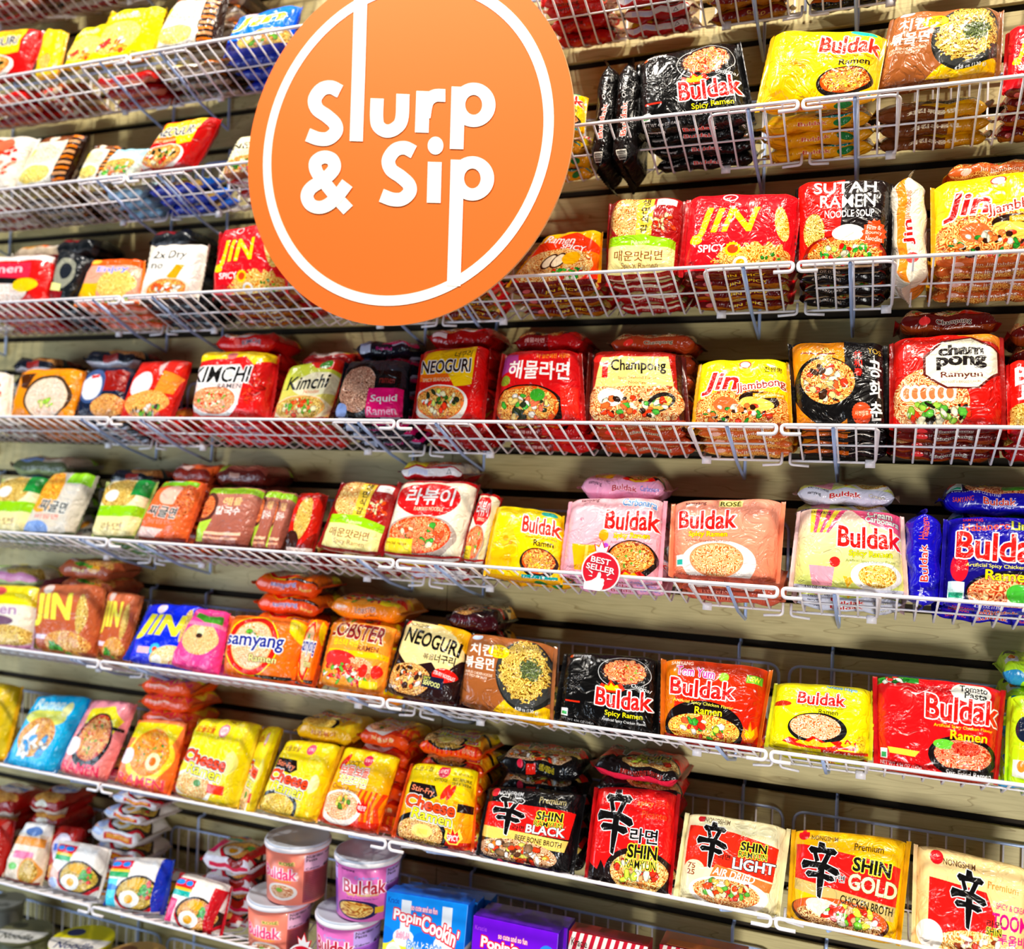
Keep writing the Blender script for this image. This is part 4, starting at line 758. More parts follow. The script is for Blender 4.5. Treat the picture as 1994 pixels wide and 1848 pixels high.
br = MB(); br.tube(bend([(0, .013, .121), (0, .012, .1135), (0, -.0055, .1135), (0, -.0055, -.074), (0, -DP+HI-.006, -HX-.005), (0, -DP+.001, -.004)], .004, 4), .0026, 8); br_m = mesh('support_bracket', br.V, br.F, [WIRE_B])
ROWS = ['top edge of the photo', 'highest full shelf', 'second shelf', 'third shelf', 'fourth shelf', 'fifth shelf', 'sixth shelf', 'seventh shelf', 'eighth shelf', 'bottom left corner']
COLS = ['far left', 'centre left', 'centre right', 'far right']
JX = {1: .007, 2: .008, 3: -.007, 4: .002, 5: -.006, 6: .008, 7: -.001}
def basket(row, col):
    zr = -S*(row-4); b = empty('wire_basket', ((col-1.5-1)*W+JX.get(row, 0), 0, zr))
    tag(b, 'white wire basket shelf, %s of the %s' % (COLS[col], ROWS[row+1].replace('highest full shelf', 'first shelf row')) if 0 <= row < 8 else 'white wire basket shelf at the %s, %s' % (ROWS[row+1], COLS[col]), 'basket', 'wire basket shelves on the slatwall')
    obj('front_rail', rail_m, b); obj('middle_wire', mid_m, b); obj('floor_wire', flo_m, b); obj('back_frame', bk_m, b)
    for p in pan_m: obj('folded_end_panel', p, b)
    for sx in (-1, 1): obj('support_bracket', br_m, b, (sx*(W/2-.072), 0, 0))
    for k in range(23): obj('cross_wire', cross_m, b, ((k-11)*.0254, 0, 0))
for r_ in range(-1, 9):
    for c_ in range(4):
        if r_ == -1 and c_ > 2: continue
        if r_ == 8 and c_ > 1: continue
        basket(r_, c_)

# ------------------------------------------------------------------ noodle packets
def sup(v, p): return math.copysign(abs(v)**p, v)
def packet_mesh(P, nrm, t, key, nu=26, nl=30, seed=0, crump=1.):
    """P(a, b) -> point for a, b in 0..1 on the face plane; nrm(a, b) unit normal; t thickness"""
    R = random.Random(seed); ph = [R.uniform(0, 6.28) for _ in range(8)]; V = []; F = []; UV = []; M = []
    us = [1-math.cos(math.pi*k/nu) for k in range(nu+1)]; us = [.5*(.6*u+.4*2*k/nu) for k, u in enumerate(us)]
    ring = []
    for k in range(nl):
        q = 2*math.pi*k/nl - math.pi/2
        ring.append((sup(math.sin(q), .42)*.5, sup(math.cos(q), .62)))        # v (-.5...5), n (-1..1)
    for i, u in enumerate(us):
        e = 1-abs(2*u-1)                                                    # distance from the sealed ends
        th = min(1, (e/.20))**.5 if e > 0 else 0
        th = max(th, .03)
        for k, (v, n) in enumerate(ring):
            vv = v*(1-.035*(1-th)) * (1-.05*abs(2*u-1)**4)
            z = n*t*.5*th
            if n > 0: z += t*.10*(1-(2*v)**2)*th
            z += crump*.0019*(math.sin(26*v+ph[0]+7*u)*max(0, 1-e*2.2)*th+.6*math.sin(13*u+9*v+ph[1])*th+.5*math.sin(21*u-17*v+ph[2])*th)
            uu = u + crump*.004*math.sin(14*v+ph[3])*(1-th)
            pb = P(uu, vv+.5)
            # the point is pulled in by the bulge of the film
            V.append(pb+nrm*z)
    n2 = nl
    def uvof(u, k, up):
        v, n = ring[k]
        if n >= -.02 and abs(v) <= .5: 
            return (u, .2+.8*(v+.5))
        return None
    for i in range(nu):
        for k in range(nl):
            l = (k+1) % nl
            F.append((i*n2+k, i*n2+l, (i+1)*n2+l, (i+1)*n2+k))
            va, na = ring[k]; vb, nb = ring[l]
            ua, ub = us[i], us[i+1]
            if na >= .55 and nb >= .55:                                       # the printed face
                c1, c2 = .2+.8*(va+.5), .2+.8*(vb+.5)
            elif va < 0 and vb < 0:                                           # the long lower edge: its own strip
                f = lambda n: .095+.095*n/.72
                c1, c2 = f(max(-.72, min(.72, na))), f(max(-.72, min(.72, nb)))
            elif na > -.2 and nb > -.2: c1, c2 = .995, .998
            else: c1 = c2 = .19
            UV += [(ua, c1), (ua, c2), (ub, c2), (ub, c1)]
            M.append(0)
    c0 = len(V); V.append(P(0, .5)); V.append(P(1, .5))
    for k in range(nl):
        l = (k+1) % nl
        F.append((c0, l, k)); F.append((c0+1, nu*n2+k, nu*n2+l)); M += [0, 0]; UV += [(0, .5)]*3+[(1, .5)]*3
    return mesh('wrapper', V, F, [art(key)[0]], M, True, UV)
def seal_mesh(P, nrm, key, side, wid, seed=0, t=.022):
    R = random.Random(seed+side); V = []; F = []; n = 22; tw = R.uniform(-.0035, .0035); curl = R.uniform(-.004, .007)
    for j in range(n+1):
        b = .02+.96*j/n
        for m_, (o, z0) in enumerate(((-.006, 0), (.35, .0), (.7, .0), (1, 0))):
            a = (-o*wid) if side == 0 else 1+o*wid
            z = .0009*(1 if j % 2 else -1)*(m_ > 0)+tw*o*(2*b-1)*2+curl*o*o+.0018*math.sin(5*b+seed)*o
            V.append(P(a, b)+nrm*z)
    for j in range(n):
        for m_ in range(3):
            q = j*4+m_; F.append((q, q+1, q+5, q+4))
    k = len(V)                                                              # give the crimped film its thickness
    V += [v-nrm*.0005 for v in V]; F += [tuple(k+i for i in reversed(f)) for f in F]
    edge = [j*4+3 for j in range(n+1)]
    F += [(edge[j], edge[j]+k, edge[j+1]+k, edge[j+1]) for j in range(n)]
    return mesh('crimped_seal', V, F, [art(key)[1]])
def packet(P, nrm, t, key, base, label, group, seed, hi=True, wid=.055):
    o = empty('noodle_packet', base); B = Vector(base)
    Q = lambda a, b: P(a, b)-B
    obj('wrapper', packet_mesh(Q, nrm, t, key, 30 if hi else 16, 34 if hi else 22, seed), o)
    for s_ in (0, 1): obj('crimped_seal', seal_mesh(Q, nrm, key, s_, wid, seed), o)
    return tag(o, label, 'packet', group)
_flat = {}
STOCK = []
def flat(cx, y0, z, w_, key, label, group, seed, ang=0., dep=.118, t=.021, roll=0., stock=False):
    """a packet lying on its back, its long edge to the aisle; y0 = that edge"""
    k = (key, round(w_, 2), round(t, 3), seed % 2)
    if k not in _flat:
        wq = k[1]; P = lambda a, b: Vector(((a-.5)*wq*.90, b*dep, 0)); n = Vector((0, 0, 1))
        _flat[k] = (packet_mesh(P, n, t, key, 16, 24, seed, 1.4), [seal_mesh(P, n, key, s_, .05, seed) for s_ in (0, 1)])
    if stock:
        STOCK.append((_flat[k][0], Matrix.Translation((cx, y0, z)) @ Matrix.Rotation(ang, 4, 'Z') @ Matrix.Rotation(roll, 4, 'X'))); return
    o = empty('noodle_packet', (cx, y0, z)); o.rotation_euler = (roll, 0, ang)
    wm, sm = _flat[k]; obj('wrapper', wm, o)
    for m_ in sm: obj('crimped_seal', m_, o)
    return tag(o, label, 'packet', group)
ORD = ['topmost', 'second', 'third', 'fourth', 'fifth', 'sixth', 'seventh', 'eighth', 'ninth', 'tenth']
ROWP = {-1: (.048, .14), 0: (.048, .14), 1: (.046, .16), 2: (.044, .20), 3: (.042, .30), 4: (.043, .36), 5: (.034, .42), 6: (.034, .42), 7: (.036, .45)}
cnt = [0]
def front(row, key, q, sh, top=None, tk=.028, y_add=0., topkey=None, under=True, ukey=None, ntop=1, wid=.042, dist=0):
    """q = photo pixels of the face (TL, TR, BR, BL); top = (x0, x1, y) pixels of the packet edge seen above and behind it"""
    cnt[0] += 1; sd = cnt[0]*13
    zr = -S*(row-4); off, tan = ROWP[row]; yb = -DP+off+y_add
    tk *= 1.22
    pts = [hit_tilt(q[2*i], q[2*i+1], yb, zr, tan) for i in range(4)]
    TL, TR, BR, BL = pts
    if row <= 3 and under:                  # the packet stands on the flat stack, just behind the rail
        zc = zr-.008
        if BL.z < zc: BL = BL+(TL-BL)*((zc-BL.z)/(TL.z-BL.z))
        if BR.z < zc: BR = BR+(TR-BR)*((zc-BR.z)/(TR.z-BR.z))
    nrm = Vector((0, -1, tan)).normalized()
    e = wid*.45
    def P(a, b):
        a = (a+e)/(1+2*e)
        return (TL*(1-a)+TR*a)*b+(BL*(1-a)+BR*a)*(1-b)
    base = (BL+BR)/2
    col = sh
    packet(P, nrm, tk, key, base, sh, None, sd, True, wid)
    wd = (BR-BL).length*.5+(TR-TL).length*.5; wd = max(.06, min(.165, wd))
    cx = base.x
    # the flat packets under it, on the basket floor
    uk = ukey or key
    if under and dist == 0:
        n = 3 if row < 4 else 2
        for i in range(n):
            s_ = 1-(n-1-i+.5)*(.24 if row < 4 else .26); zz = -HX*s_+.006; y0 = -DP+HI*s_+.013
            wu = max(.06, min(.17, (BR-BL).length*1.04))
            flat(cx+random.uniform(-.004, .004), y0, zr+zz, wu, uk, '%s flat packet under the %s' % (ORD[i].replace('topmost', 'first'), sh), 'flat stack under the '+sh, sd+i, random.uniform(-.05, .05), .086, .0215, .42, row > 4)
    if top:
        y0 = -DP+off+.052+y_add
        A, B_ = hit(top[0], top[2], y0), hit(top[1], top[2], y0)
        zt = (A.z+B_.z)/2-zr; wt = max(.08, min(.17, B_.x-A.x)); th = .030
        n = max(0, int((zt-.012)/th)); th = (zt-.012)/n if n else th
        kk = topkey or key
        for i in range(n+1):
            zz = zt-i*th
            flat((A.x+B_.x)/2+(0 if i == 0 else random.uniform(-.004, .004)), y0+(0 if i == 0 else .002+random.uniform(0, .004)), zr+zz, wt, kk, '%s flat packet piled behind the %s' % (ORD[min(i, 9)], sh), 'flat pile behind the '+sh, sd+40+i, random.uniform(-.03, .03), .098, th*.97, 0., i >= ntop)
def spine(row, key, q, sh, dep=.1, y_add=0.):
    """a packet standing on its sealed end, the long edge turned to the aisle"""
    cnt[0] += 1; zr = -S*(row-4); yb = -DP+ROWP[row][0]-.012+y_add; tan = .12
    TL, TR, BR, BL = [hit_tilt(q[2*i], q[2*i+1], yb, zr, tan) for i in range(4)]
    up0, up1 = (BL+BR)/2, (TL+TR)/2; t = max(.016, ((TR-TL).length+(BR-BL).length)/2*1.25)
    dv = Vector((0, 1, tan)).normalized(); dv = Vector((0, .99, -.1)).normalized()
    U = up1-up0; nrm = U.normalized().cross(dv).normalized()
    e = .05
    P = lambda a, b: up0+U*((a+e)/(1+2*e))+dv*(b*dep)
    packet(P, nrm, t, key, up0, sh, None, cnt[0]*13, True)

def build_stock():
    V, F, UV, mats, fm = [], [], [], [], []
    for m, M in STOCK:
        b = len(V); V += [M @ v.co for v in m.vertices]
        mt = m.materials[0]
        if mt not in mats: mats.append(mt)
        F += [tuple(b+i for i in p.vertices) for p in m.polygons]; fm += [mats.index(mt)]*len(m.polygons)
        u = np.empty(len(m.loops)*2, np.float32); m.uv_layers[0].data.foreach_get('uv', u); UV.append(u)
    o = obj('stacked_packets', mesh('stacked_packets', V, F, mats, fm, True, np.concatenate(UV)))
    tag(o, 'further packets lying deeper in the piles behind the front packets', 'packets', None, 'stuff')
# ------------------------------------------------------------------ the stock, shelf by shelf (photo pixels: TL, TR, BR, BL)
# top edge of the photo: only the lower halves of these baskets show
front(-1, 'ddk', (-60, -190, 60, -200, 50, -60, -70, -40), 'leftmost brown packet above the top shelf', y_add=.01)
front(-1, 'wht', (80, -205, 200, -220, 190, -90, 70, -70), 'pale packet in the topmost left basket', y_add=.01)
front(-1, 'ddk', (215, -225, 330, -240, 325, -115, 205, -95), 'brown packet right of the topmost pale one', y_add=.01)
front(-1, 'red', (345, -245, 470, -260, 465, -140, 335, -118), 'red packet at the top photo edge', y_add=.01)
# highest full shelf
front(0, 'neo', (-50, 72, 86, 58, 60, 150, -80, 172), 'red and yellow packet, top left corner', ukey='red', tk=.03)
front(0, 'ysd', (92, 58, 124, 52, 104, 150, 68, 158), 'narrow orange yellow packet beside top-left red', tk=.02, ukey='ddk') if 0 else None
front(0, 'yel', (94, 58, 132, 62, 112, 150, 70, 156), 'narrow orange-yellow packet, top left', tk=.018, ukey='ddk')
front(0, 'yb0', (160, 62, 238, 44, 208, 122, 122, 140), 'small tilted yellow packet, top shelf', tk=.02, y_add=.012, under=False)
front(0, 'yb0', (232, 26, 328, 16, 292, 112, 172, 132), 'large bright yellow packet, top shelf', ukey='red')
front(0, 'bst', (352, 0, 446, -4, 422, 88, 300, 106), 'cream packet with orange-striped brown side', ukey='bst', top=(352, 470, -8))
front(0, 'bl0', (472, 42, 590, 12, 560, 112, 420, 140), 'blue packet behind the round sign', tk=.03)
front(0, 'rmn', (640, -120, 760, -135, 765, -30, 640, -10), 'red packet hidden above the sign', y_add=.01)
front(0, 'gld', (900, -160, 1020, -175, 1030, -50, 905, -40), 'golden packet above the round sign', y_add=.01)
front(0, 'rmn', (1052, -70, 1168, -90, 1176, 10, 1060, 42), 'red soup packet right above the sign', y_add=.008)
front(0, 'rab', (1190, -130, 1330, -140, 1335, -20, 1195, -8), 'white-red packet at the top photo edge', y_add=.008)
front(0, 'shg', (1370, -160, 1530, -175, 1530, -50, 1370, -35), 'gold-red packet at the top photo edge', y_add=.008, ukey='gld')
front(0, 'gon', (1570, -180, 1730, -190, 1735, -60, 1570, -48), 'black packet at the top photo edge', y_add=.008)
front(0, 'jinr', (1780, -200, 1950, -215, 1950, -85, 1785, -70), 'topmost red packet at the right', y_add=.008)
# second shelf
front(1, 'wht', (-55, 272, 78, 268, 28, 372, -92, 384), 'white packet with tomatoes, far left', tk=.024)
front(1, 'bst', (90, 272, 178, 264, 134, 358, 28, 374), 'cream packet with striped side, second shelf', tk=.026, y_add=-.004)
front(1, 'bst', (192, 284, 246, 288, 206, 352, 150, 358), 'half-hidden brown striped packet, second shelf', tk=.02)
front(1, 'wbl', (232, 294, 306, 292, 272, 346, 186, 358), 'low pale blue and cream packet', tk=.02, ukey='wbl')
front(1, 'neo', (334, 246, 434, 230, 376, 330, 272, 342), 'leaning red and yellow packet, second shelf', tk=.034, y_add=-.004, ukey='bl0')
front(1, 'ncr', (470, 272, 590, 258, 552, 362, 418, 376), 'cream packet cut by the sign edge', ukey='rds')
front(1, 'red', (640, 255, 760, 240, 765, 340, 640, 355), 'red packet behind the sign, left', tk=.026)
front(1, 'bky', (1010, 198, 1142, 186, 1136, 262, 1010, 282), 'yellow packet peeking out beside the sign')
spine(1, 'bks', (1172, 118, 1200, 112, 1180, 330, 1146, 336), 'left black upright packet beside the sign')
spine(1, 'bks', (1207, 108, 1238, 116, 1230, 325, 1190, 330), 'right black upright packet beside the sign')
front(1, 'bko', (1243, 122, 1438, 82, 1468, 248, 1242, 268), 'black packet on the second shelf', ukey='bko', tk=.03)
front(1, 'bky', (1505, 66, 1724, 70, 1702, 200, 1474, 222), 'bright yellow packet on the second shelf', tk=.03, y_add=-.012)
front(1, 'chi', (1738, 34, 1950, 20, 1942, 152, 1702, 186), 'brown and gold packet on the second shelf', tk=.03, y_add=-.008)
front(1, 'jinr', (1962, 60, 2110, 44, 2100, 222, 1950, 232), 'red packet cut off, second shelf', tk=.03)
# third shelf
front(2, 'red', (-42, 505, 112, 498, 96, 592, -52, 602), 'red and white packet, third shelf', topkey='wht', top=(20, 140, 492))
front(2, 'drk', (120, 484, 182, 506, 140, 590, 98, 592), 'dark grey packet, third shelf', tk=.02, top=(105, 180, 482))
front(2, 'orn', (184, 508, 282, 506, 270, 596, 148, 600), 'orange and peach packet, third shelf', tk=.024)
front(2, 'w2l', (306, 480, 412, 478, 386, 588, 270, 596), 'plain white packet, third shelf', topkey='drk', top=(288, 372, 466), ukey='drk')
front(2, 'jinr', (436, 452, 545, 436, 560, 578, 412, 588), 'red yellow-lettered packet left of the sign', tk=.03)
front(2, 'red', (640, 470, 770, 462, 775, 570, 640, 580), 'red packet hidden behind the sign', tk=.026)
front(2, 'jinr', (800, 470, 940, 460, 940, 570, 800, 578), 'red packet behind the sign, lower right', tk=.026)
front(2, 'jino', (1068, 462, 1174, 450, 1166, 552, 982, 566), 'yellow-topped packet emerging beside the sign', ukey='jinr')
front(2, 'pul', (1190, 394, 1334, 388, 1320, 540, 1178, 552), 'cream label red packet, third shelf', tk=.03, y_add=-.006)
front(2, 'jinr', (1342, 386, 1560, 382, 1538, 540, 1325, 552), 'big red yellow-lettered packet, third shelf', tk=.034, y_add=-.006, ukey='jinr')
front(2, 'sut', (1552, 360, 1737, 352, 1732, 528, 1553, 536), 'black and red white-lettered packet', tk=.03, y_add=-.004)
spine(2, 'jjs', (1744, 328, 1794, 336, 1802, 560, 1746, 556), 'upright cream packet edge, third shelf')
front(2, 'jjb', (1816, 364, 2052, 332, 2044, 536, 1818, 545), 'large yellow packet, third shelf right', tk=.034, top=(1835, 2040, 332), y_add=-.006)
# fourth shelf
front(3, 'wht', (-48, 722, 24, 728, 18, 822, -44, 822), 'white packet at the far-left edge')
front(3, 'obw', (48, 722, 168, 720, 148, 822, 20, 820), 'orange packet with a dark-rimmed bowl', topkey='bir', top=(20, 100, 712))
front(3, 'bir', (178, 722, 266, 716, 238, 820, 150, 818), 'navy packet with a pale emblem', topkey='bir', top=(160, 262, 700))
front(3, 'crw', (276, 708, 378, 703, 330, 820, 232, 820), 'red packet with golden noodle picture', tk=.026)
front(3, 'kim', (398, 690, 545, 690, 524, 820, 376, 822), 'red and white packet, black italic lettering', tk=.042, top=(412, 540, 667))
front(3, 'kig', (568, 716, 676, 700, 640, 822, 532, 822), 'green-yellow packet with black lettering', topkey='red', top=(580, 690, 704))
front(3, 'squ', (680, 706, 802, 704, 792, 822, 648, 822), 'black packet with a pink panel', tk=.03, top=(685, 800, 680))
front(3, 'neo', (824, 686, 956, 676, 940, 826, 808, 826), 'red packet with a yellow label, fourth shelf', tk=.034, top=(828, 960, 658))
front(3, 'hae', (984, 688, 1130, 684, 1138, 826, 962, 828), 'dark red packet with white brush script', tk=.03, top=(995, 1140, 664))
front(3, 'cha', (1152, 686, 1330, 690, 1340, 830, 1142, 830), 'packet with cream label on fourth shelf', tk=.03, top=(1180, 1360, 668))
front(3, 'jjb', (1364, 706, 1534, 702, 1540, 836, 1348, 838), 'wide yellow seafood packet, fourth shelf', tk=.028)
front(3, 'gon', (1538, 668, 1724, 670, 1728, 838, 1550, 840), 'orange and black seafood packet', tk=.03)
front(3, 'cpr', (1736, 664, 1950, 652, 1956, 842, 1736, 842), 'red packet with a white octagon', tk=.034, top=(1745, 1950, 628))
front(3, 'bej', (1962, 706, 2112, 700, 2112, 850, 1964, 852), 'red packet at the fourth shelf edge', topkey='cpr', top=(1965, 2120, 650))
# fifth shelf
front(4, 'grw', (14, 932, 98, 930, 56, 1042, -40, 1036), 'green-banded packet, far left fifth shelf')
front(4, 'jig', (110, 922, 190, 924, 146, 1046, 44, 1042), 'grey packet with black brush script', tk=.03, top=(0, 150, 910))
front(4, 'grw', (216, 938, 308, 936, 262, 1052, 180, 1050), 'cream packet with bright green band', topkey='bir', top=(205, 300, 932))
front(4, 'jio', (322, 940, 402, 938, 362, 1058, 266, 1052), 'orange packet with black brush script', tk=.03, top=(330, 410, 926))
front(4, 'brn', (414, 952, 520, 952, 486, 1070, 378, 1062), 'mauve-brown packet with green band', tk=.03, top=(412, 520, 928))
front(4, 'brn', (524, 956, 560, 958, 522, 1074, 490, 1072), 'first dark brown packet of three standing', tk=.022, y_add=.012, under=False)
front(4, 'brn', (550, 960, 584, 962, 548, 1076, 520, 1074), 'second dark brown packet of three standing', tk=.022, y_add=.016, under=False)
front(4, 'rnd', (586, 962, 640, 962, 606, 1084, 556, 1078), 'dark red packet with round noodle picture', tk=.026)
front(4, 'pul', (672, 938, 786, 948, 742, 1086, 622, 1070), 'tilted cream-label packet, fifth shelf', tk=.028)
front(4, 'rab', (784, 938, 936, 940, 896, 1096, 744, 1084), 'white packet with a red oval', tk=.034, top=(775, 902, 920))
front(4, 'rab', (938, 962, 978, 966, 940, 1100, 902, 1096), 'partly hidden white packet, red oval', tk=.026, y_add=.014, under=False)
front(4, 'bky', (970, 984, 1098, 1002, 1094, 1142, 942, 1124), 'sunken yellow packet on fifth shelf', tk=.03, y_add=.01)
front(4, 'car', (1112, 974, 1296, 972, 1284, 1140, 1090, 1126), 'light pink packet on the fifth shelf', tk=.034, top=(1122, 1300, 952))
front(4, 'ros', (1312, 978, 1526, 974, 1514, 1140, 1308, 1128), 'salmon pink packet on the fifth shelf', tk=.034)
front(4, 'crc', (1556, 992, 1756, 1002, 1764, 1164, 1540, 1148), 'pink-to-lime packet on the fifth shelf', tk=.034, top=(1545, 1750, 965))
spine(4, 'hbs', (1778, 984, 1828, 998, 1822, 1200, 1776, 1178), 'upright deep blue packet edge')
front(4, 'hab', (1842, 1008, 2070, 1014, 2062, 1204, 1832, 1182), 'large deep blue packet, fifth shelf', tk=.034, top=(1830, 2060, 978))
for f_ in (): pass
# sixth shelf
front(5, 'bot', (-58, 1140, 82, 1142, 62, 1266, -66, 1258), 'yellow-topped packet, far left sixth shelf', top=(-50, 85, 1126))
front(5, 'r5j', (84, 1142, 206, 1140, 188, 1284, 76, 1270), 'big brown packet with yellow letters', tk=.046, top=(108, 215, 1112))
front(5, 'r5j', (216, 1152, 278, 1158, 244, 1286, 194, 1282), 'brown packet standing behind the big one', tk=.026, y_add=.014, under=False)
front(5, 'blj', (296, 1176, 404, 1182, 362, 1304, 248, 1290), 'blue packet with yellow letters, sixth shelf', tk=.024, y_add=.01)
front(5, 'pnk', (388, 1186, 450, 1192, 424, 1318, 330, 1296), 'hot pink packet beside the blue one', tk=.026)
front(5, 'sam', (454, 1198, 604, 1208, 574, 1334, 434, 1316), 'orange packet with a red ring', tk=.034, top=(488, 622, 1142), ntop=2)
front(5, 'sam', (608, 1206, 642, 1210, 612, 1338, 580, 1332), 'orange packet tucked behind the red-ring one', tk=.026, y_add=.014, under=False)
front(5, 'lob', (654, 1210, 776, 1222, 742, 1354, 622, 1334), 'orange packet with maroon block lettering', tk=.028, top=(635, 785, 1190))
front(5, 'nby', (796, 1204, 922, 1230, 886, 1378, 750, 1350), 'cream and black packet, black lettering', tk=.03, top=(865, 975, 1212), y_add=-.004)
front(5, 'chi', (912, 1232, 1082, 1256, 1072, 1420, 894, 1374), 'brown and gold packet, sixth shelf', tk=.03)
front(5, 'bko', (1102, 1270, 1284, 1282, 1280, 1440, 1084, 1406), 'black packet on the sixth shelf', tk=.03)
front(5, 'tom', (1294, 1282, 1502, 1302, 1476, 1462, 1290, 1436), 'orange-red packet with green tag', tk=.03)
front(5, 'cor', (1512, 1328, 1700, 1342, 1694, 1484, 1492, 1458), 'lime-yellow packet between the red ones', tk=.028)
front(5, 'tma', (1704, 1314, 1954, 1340, 1938, 1532, 1706, 1498), 'wide red packet with white bubble', tk=.034)
front(5, 'lim', (1966, 1352, 2150, 1372, 2136, 1562, 1958, 1530), 'lime green packet at the right edge', tk=.03, top=(1945, 2110, 1318))
# seventh shelf
front(6, 'yel', (-84, 1322, 44, 1334, 8, 1486, -112, 1474), 'plain golden yellow packet, far left', tk=.05)
front(6, 'cyn', (76, 1354, 182, 1356, 102, 1510, 12, 1490), 'sky blue packet, lower left', tk=.026)
front(6, 'pkr', (184, 1362, 266, 1368, 208, 1526, 114, 1504), 'pink packet with a black pan', tk=.028)
front(6, 'orr', (276, 1400, 370, 1406, 326, 1552, 224, 1524), 'orange packet with an egg bowl', tk=.03, top=(268, 372, 1342), ntop=2)
front(6, 'ch1', (396, 1398, 514, 1408, 462, 1580, 342, 1548), 'yellow packet with a white bowl', tk=.046)
front(6, 'ch1', (520, 1414, 552, 1416, 492, 1588, 468, 1582), 'narrow yellow packet behind the white-bowl one', tk=.026, y_add=.014, under=False)
front(6, 'ch2', (560, 1440, 668, 1450, 614, 1606, 502, 1578), 'yellow packet with black pan, middle shelf', tk=.032, top=(568, 690, 1430))
front(6, 'ch3', (674, 1452, 784, 1474, 734, 1628, 620, 1602), 'yellow-to-red packet with white bowl', tk=.03, top=(690, 800, 1442))
front(6, 'ch4', (806, 1484, 934, 1498, 918, 1662, 766, 1634), 'sharp yellow-orange packet, black pan', tk=.034, top=(805, 945, 1462), topkey='ch4')
front(6, 'shb', (954, 1530, 1140, 1544, 1112, 1706, 930, 1668), 'black packet with red and gold bands', tk=.036, top=(965, 1135, 1498))
front(6, 'shr', (1164, 1530, 1322, 1542, 1304, 1750, 1140, 1722), 'red packet with a huge black character', tk=.036, top=(1145, 1330, 1506))
front(6, 'shl', (1340, 1580, 1536, 1610, 1514, 1790, 1316, 1752), 'red packet with a cream border', tk=.034)
front(6, 'shg', (1546, 1612, 1770, 1634, 1748, 1846, 1536, 1792), 'red packet with a gold border', tk=.034)
front(6, 'sht', (1784, 1640, 2016, 1694, 2004, 1896, 1778, 1848), 'peach packet, bottom right', tk=.034)
# eighth shelf
front(7, 'rds', (-62, 1592, 30, 1594, 8, 1712, -62, 1698), 'red packet, bottom far left', top=(-60, 30, 1572), ntop=3)
front(7, 'bge', (56, 1600, 108, 1604, 78, 1728, 8, 1710), 'beige and white packet, bottom left', topkey='rds', top=(52, 118, 1572), ntop=3)
front(7, 'rds', (114, 1606, 168, 1612, 140, 1722, 96, 1716), 'red packet behind the beige one', tk=.026, y_add=.02, under=False)
front(7, 'mg1', (120, 1634, 216, 1652, 190, 1752, 92, 1728), 'leftmost packet with a fried egg', tk=.026, topkey='mg1', top=(168, 272, 1630), ntop=3)
front(7, 'mg2', (228, 1668, 340, 1672, 312, 1784, 206, 1766), 'blue-edged packet with a fried egg', tk=.036)
front(7, 'mg3', (360, 1698, 452, 1724, 428, 1828, 322, 1800), 'red-edged packet with a fried egg', tk=.042, top=(385, 492, 1684), ntop=3)
for i_, (x0, x1, y_, rl) in enumerate(((188, 284, 1592, -.12), (206, 310, 1562, -.06))):
    y0 = -.14+.01*i_; A, B_ = hit(x0, y_, y0), hit(x1, y_, y0)
    flat((A.x+B_.x)/2, y0, (A.z+B_.z)/2, B_.x-A.x, 'mg1', ('lower', 'upper')[i_]+' slipping white packet on the egg-packet pile', 'white packets slipping off the pile', 900+i_, rl, .1, .022)

build_stock()

# ------------------------------------------------------------------ round cups
def cup_art(k):
    c = Cv('f8a8b0', n=512); c.r(0, 0, 100, 126, 'f4a0b0')
    if k == 'pink':
        c.r(0, 0, 100, 126, 'f8907c'); c.r(0, 0, 22, 126, 'f490b0')
        for x in (12, 62):
            c.t('Buldak', x, 52, 21, 28, 'f03c78', .04, 'fbe0e8', 1.2); c.t('ROSÉ', x+5, 26, 8, 9, '5a4a10', .03, 'f0e890', .8); c.t('Tteokbokki', x, 68, 15, 7, 'f8a830', .03)
            c.e(x+2, 94, 9, 20, 'fbf4f0'); c.e(x+2, 93, 7, 15, 'e89868'); c.nood(x+2, 93, 7, 15, ('b85c34', 'f0b080', 'fbe4c8')); c.e(x+1, 90, 2, 5, '8ab84c')
    else:
        c.r(0, 0, 100, 126, 'e078c0')
        for x in (14, 64):
            c.t('Buldak', x+1, 46, 23, 32, 'b01838', .04, 'fbe8f4', 1.2); c.t('Carbonara', x+2, 24, 12, 7, '78a8e8', .02); c.t('Spicy Tteokbokki', x, 64, 17, 8, 'e8d838', .03); c.t('Artificial Spicy Chicken Flavor', x, 73, 17, 4, '5a3080', .01); c.t('samyang', x-8, 10, 8, 5, '3a1838', .02)
            c.e(x-3, 98, 12, 22, '1c1c50'); c.e(x-4, 98, 10, 18, 'e89838'); c.nood(x-4, 98, 10, 18, ('a85818', 'f0b050', 'fbe090'), 1.6); c.r(x+7, 92, x+12, 106, 'f0c020')
    for x in (26, 76):
        b = 'a05050' if k == 'pink' else 'a868c8'
        c.r(x, 6, x+22, 120, b); c.r(x, 6, x+22, 44, 'e4b8d0' if k == 'pink' else 'c0a8e8'); c.t('Nutrition', x+6, 12, 10, 7, '18101c', .04); c.t('Facts', x+4, 20, 6, 7, '18101c', .04); c.t('460' if k == 'pink' else '450', x+15, 40, 6, 9, '18101c', .05); c.t('Calories', x+5, 40, 8, 5, '18101c', .02)
        c.r(x+12, 42, x+22, 43.5, '18101c').r(x+13, 12, x+22, 14, '18101c')
        for i in range(15): c.r(x+1, 50+i*4.4, x+21, 51.6+i*4.4, '5a2028' if k == 'pink' else '6a3c98')
    return printed('print_cup_'+k, c.flush(), .3, 0)
LID = plain('translucent_grey_lid', 'c4ccdc', .25, 0); RIM = plain('white_plastic_rim', 'f0ecf2', .35)
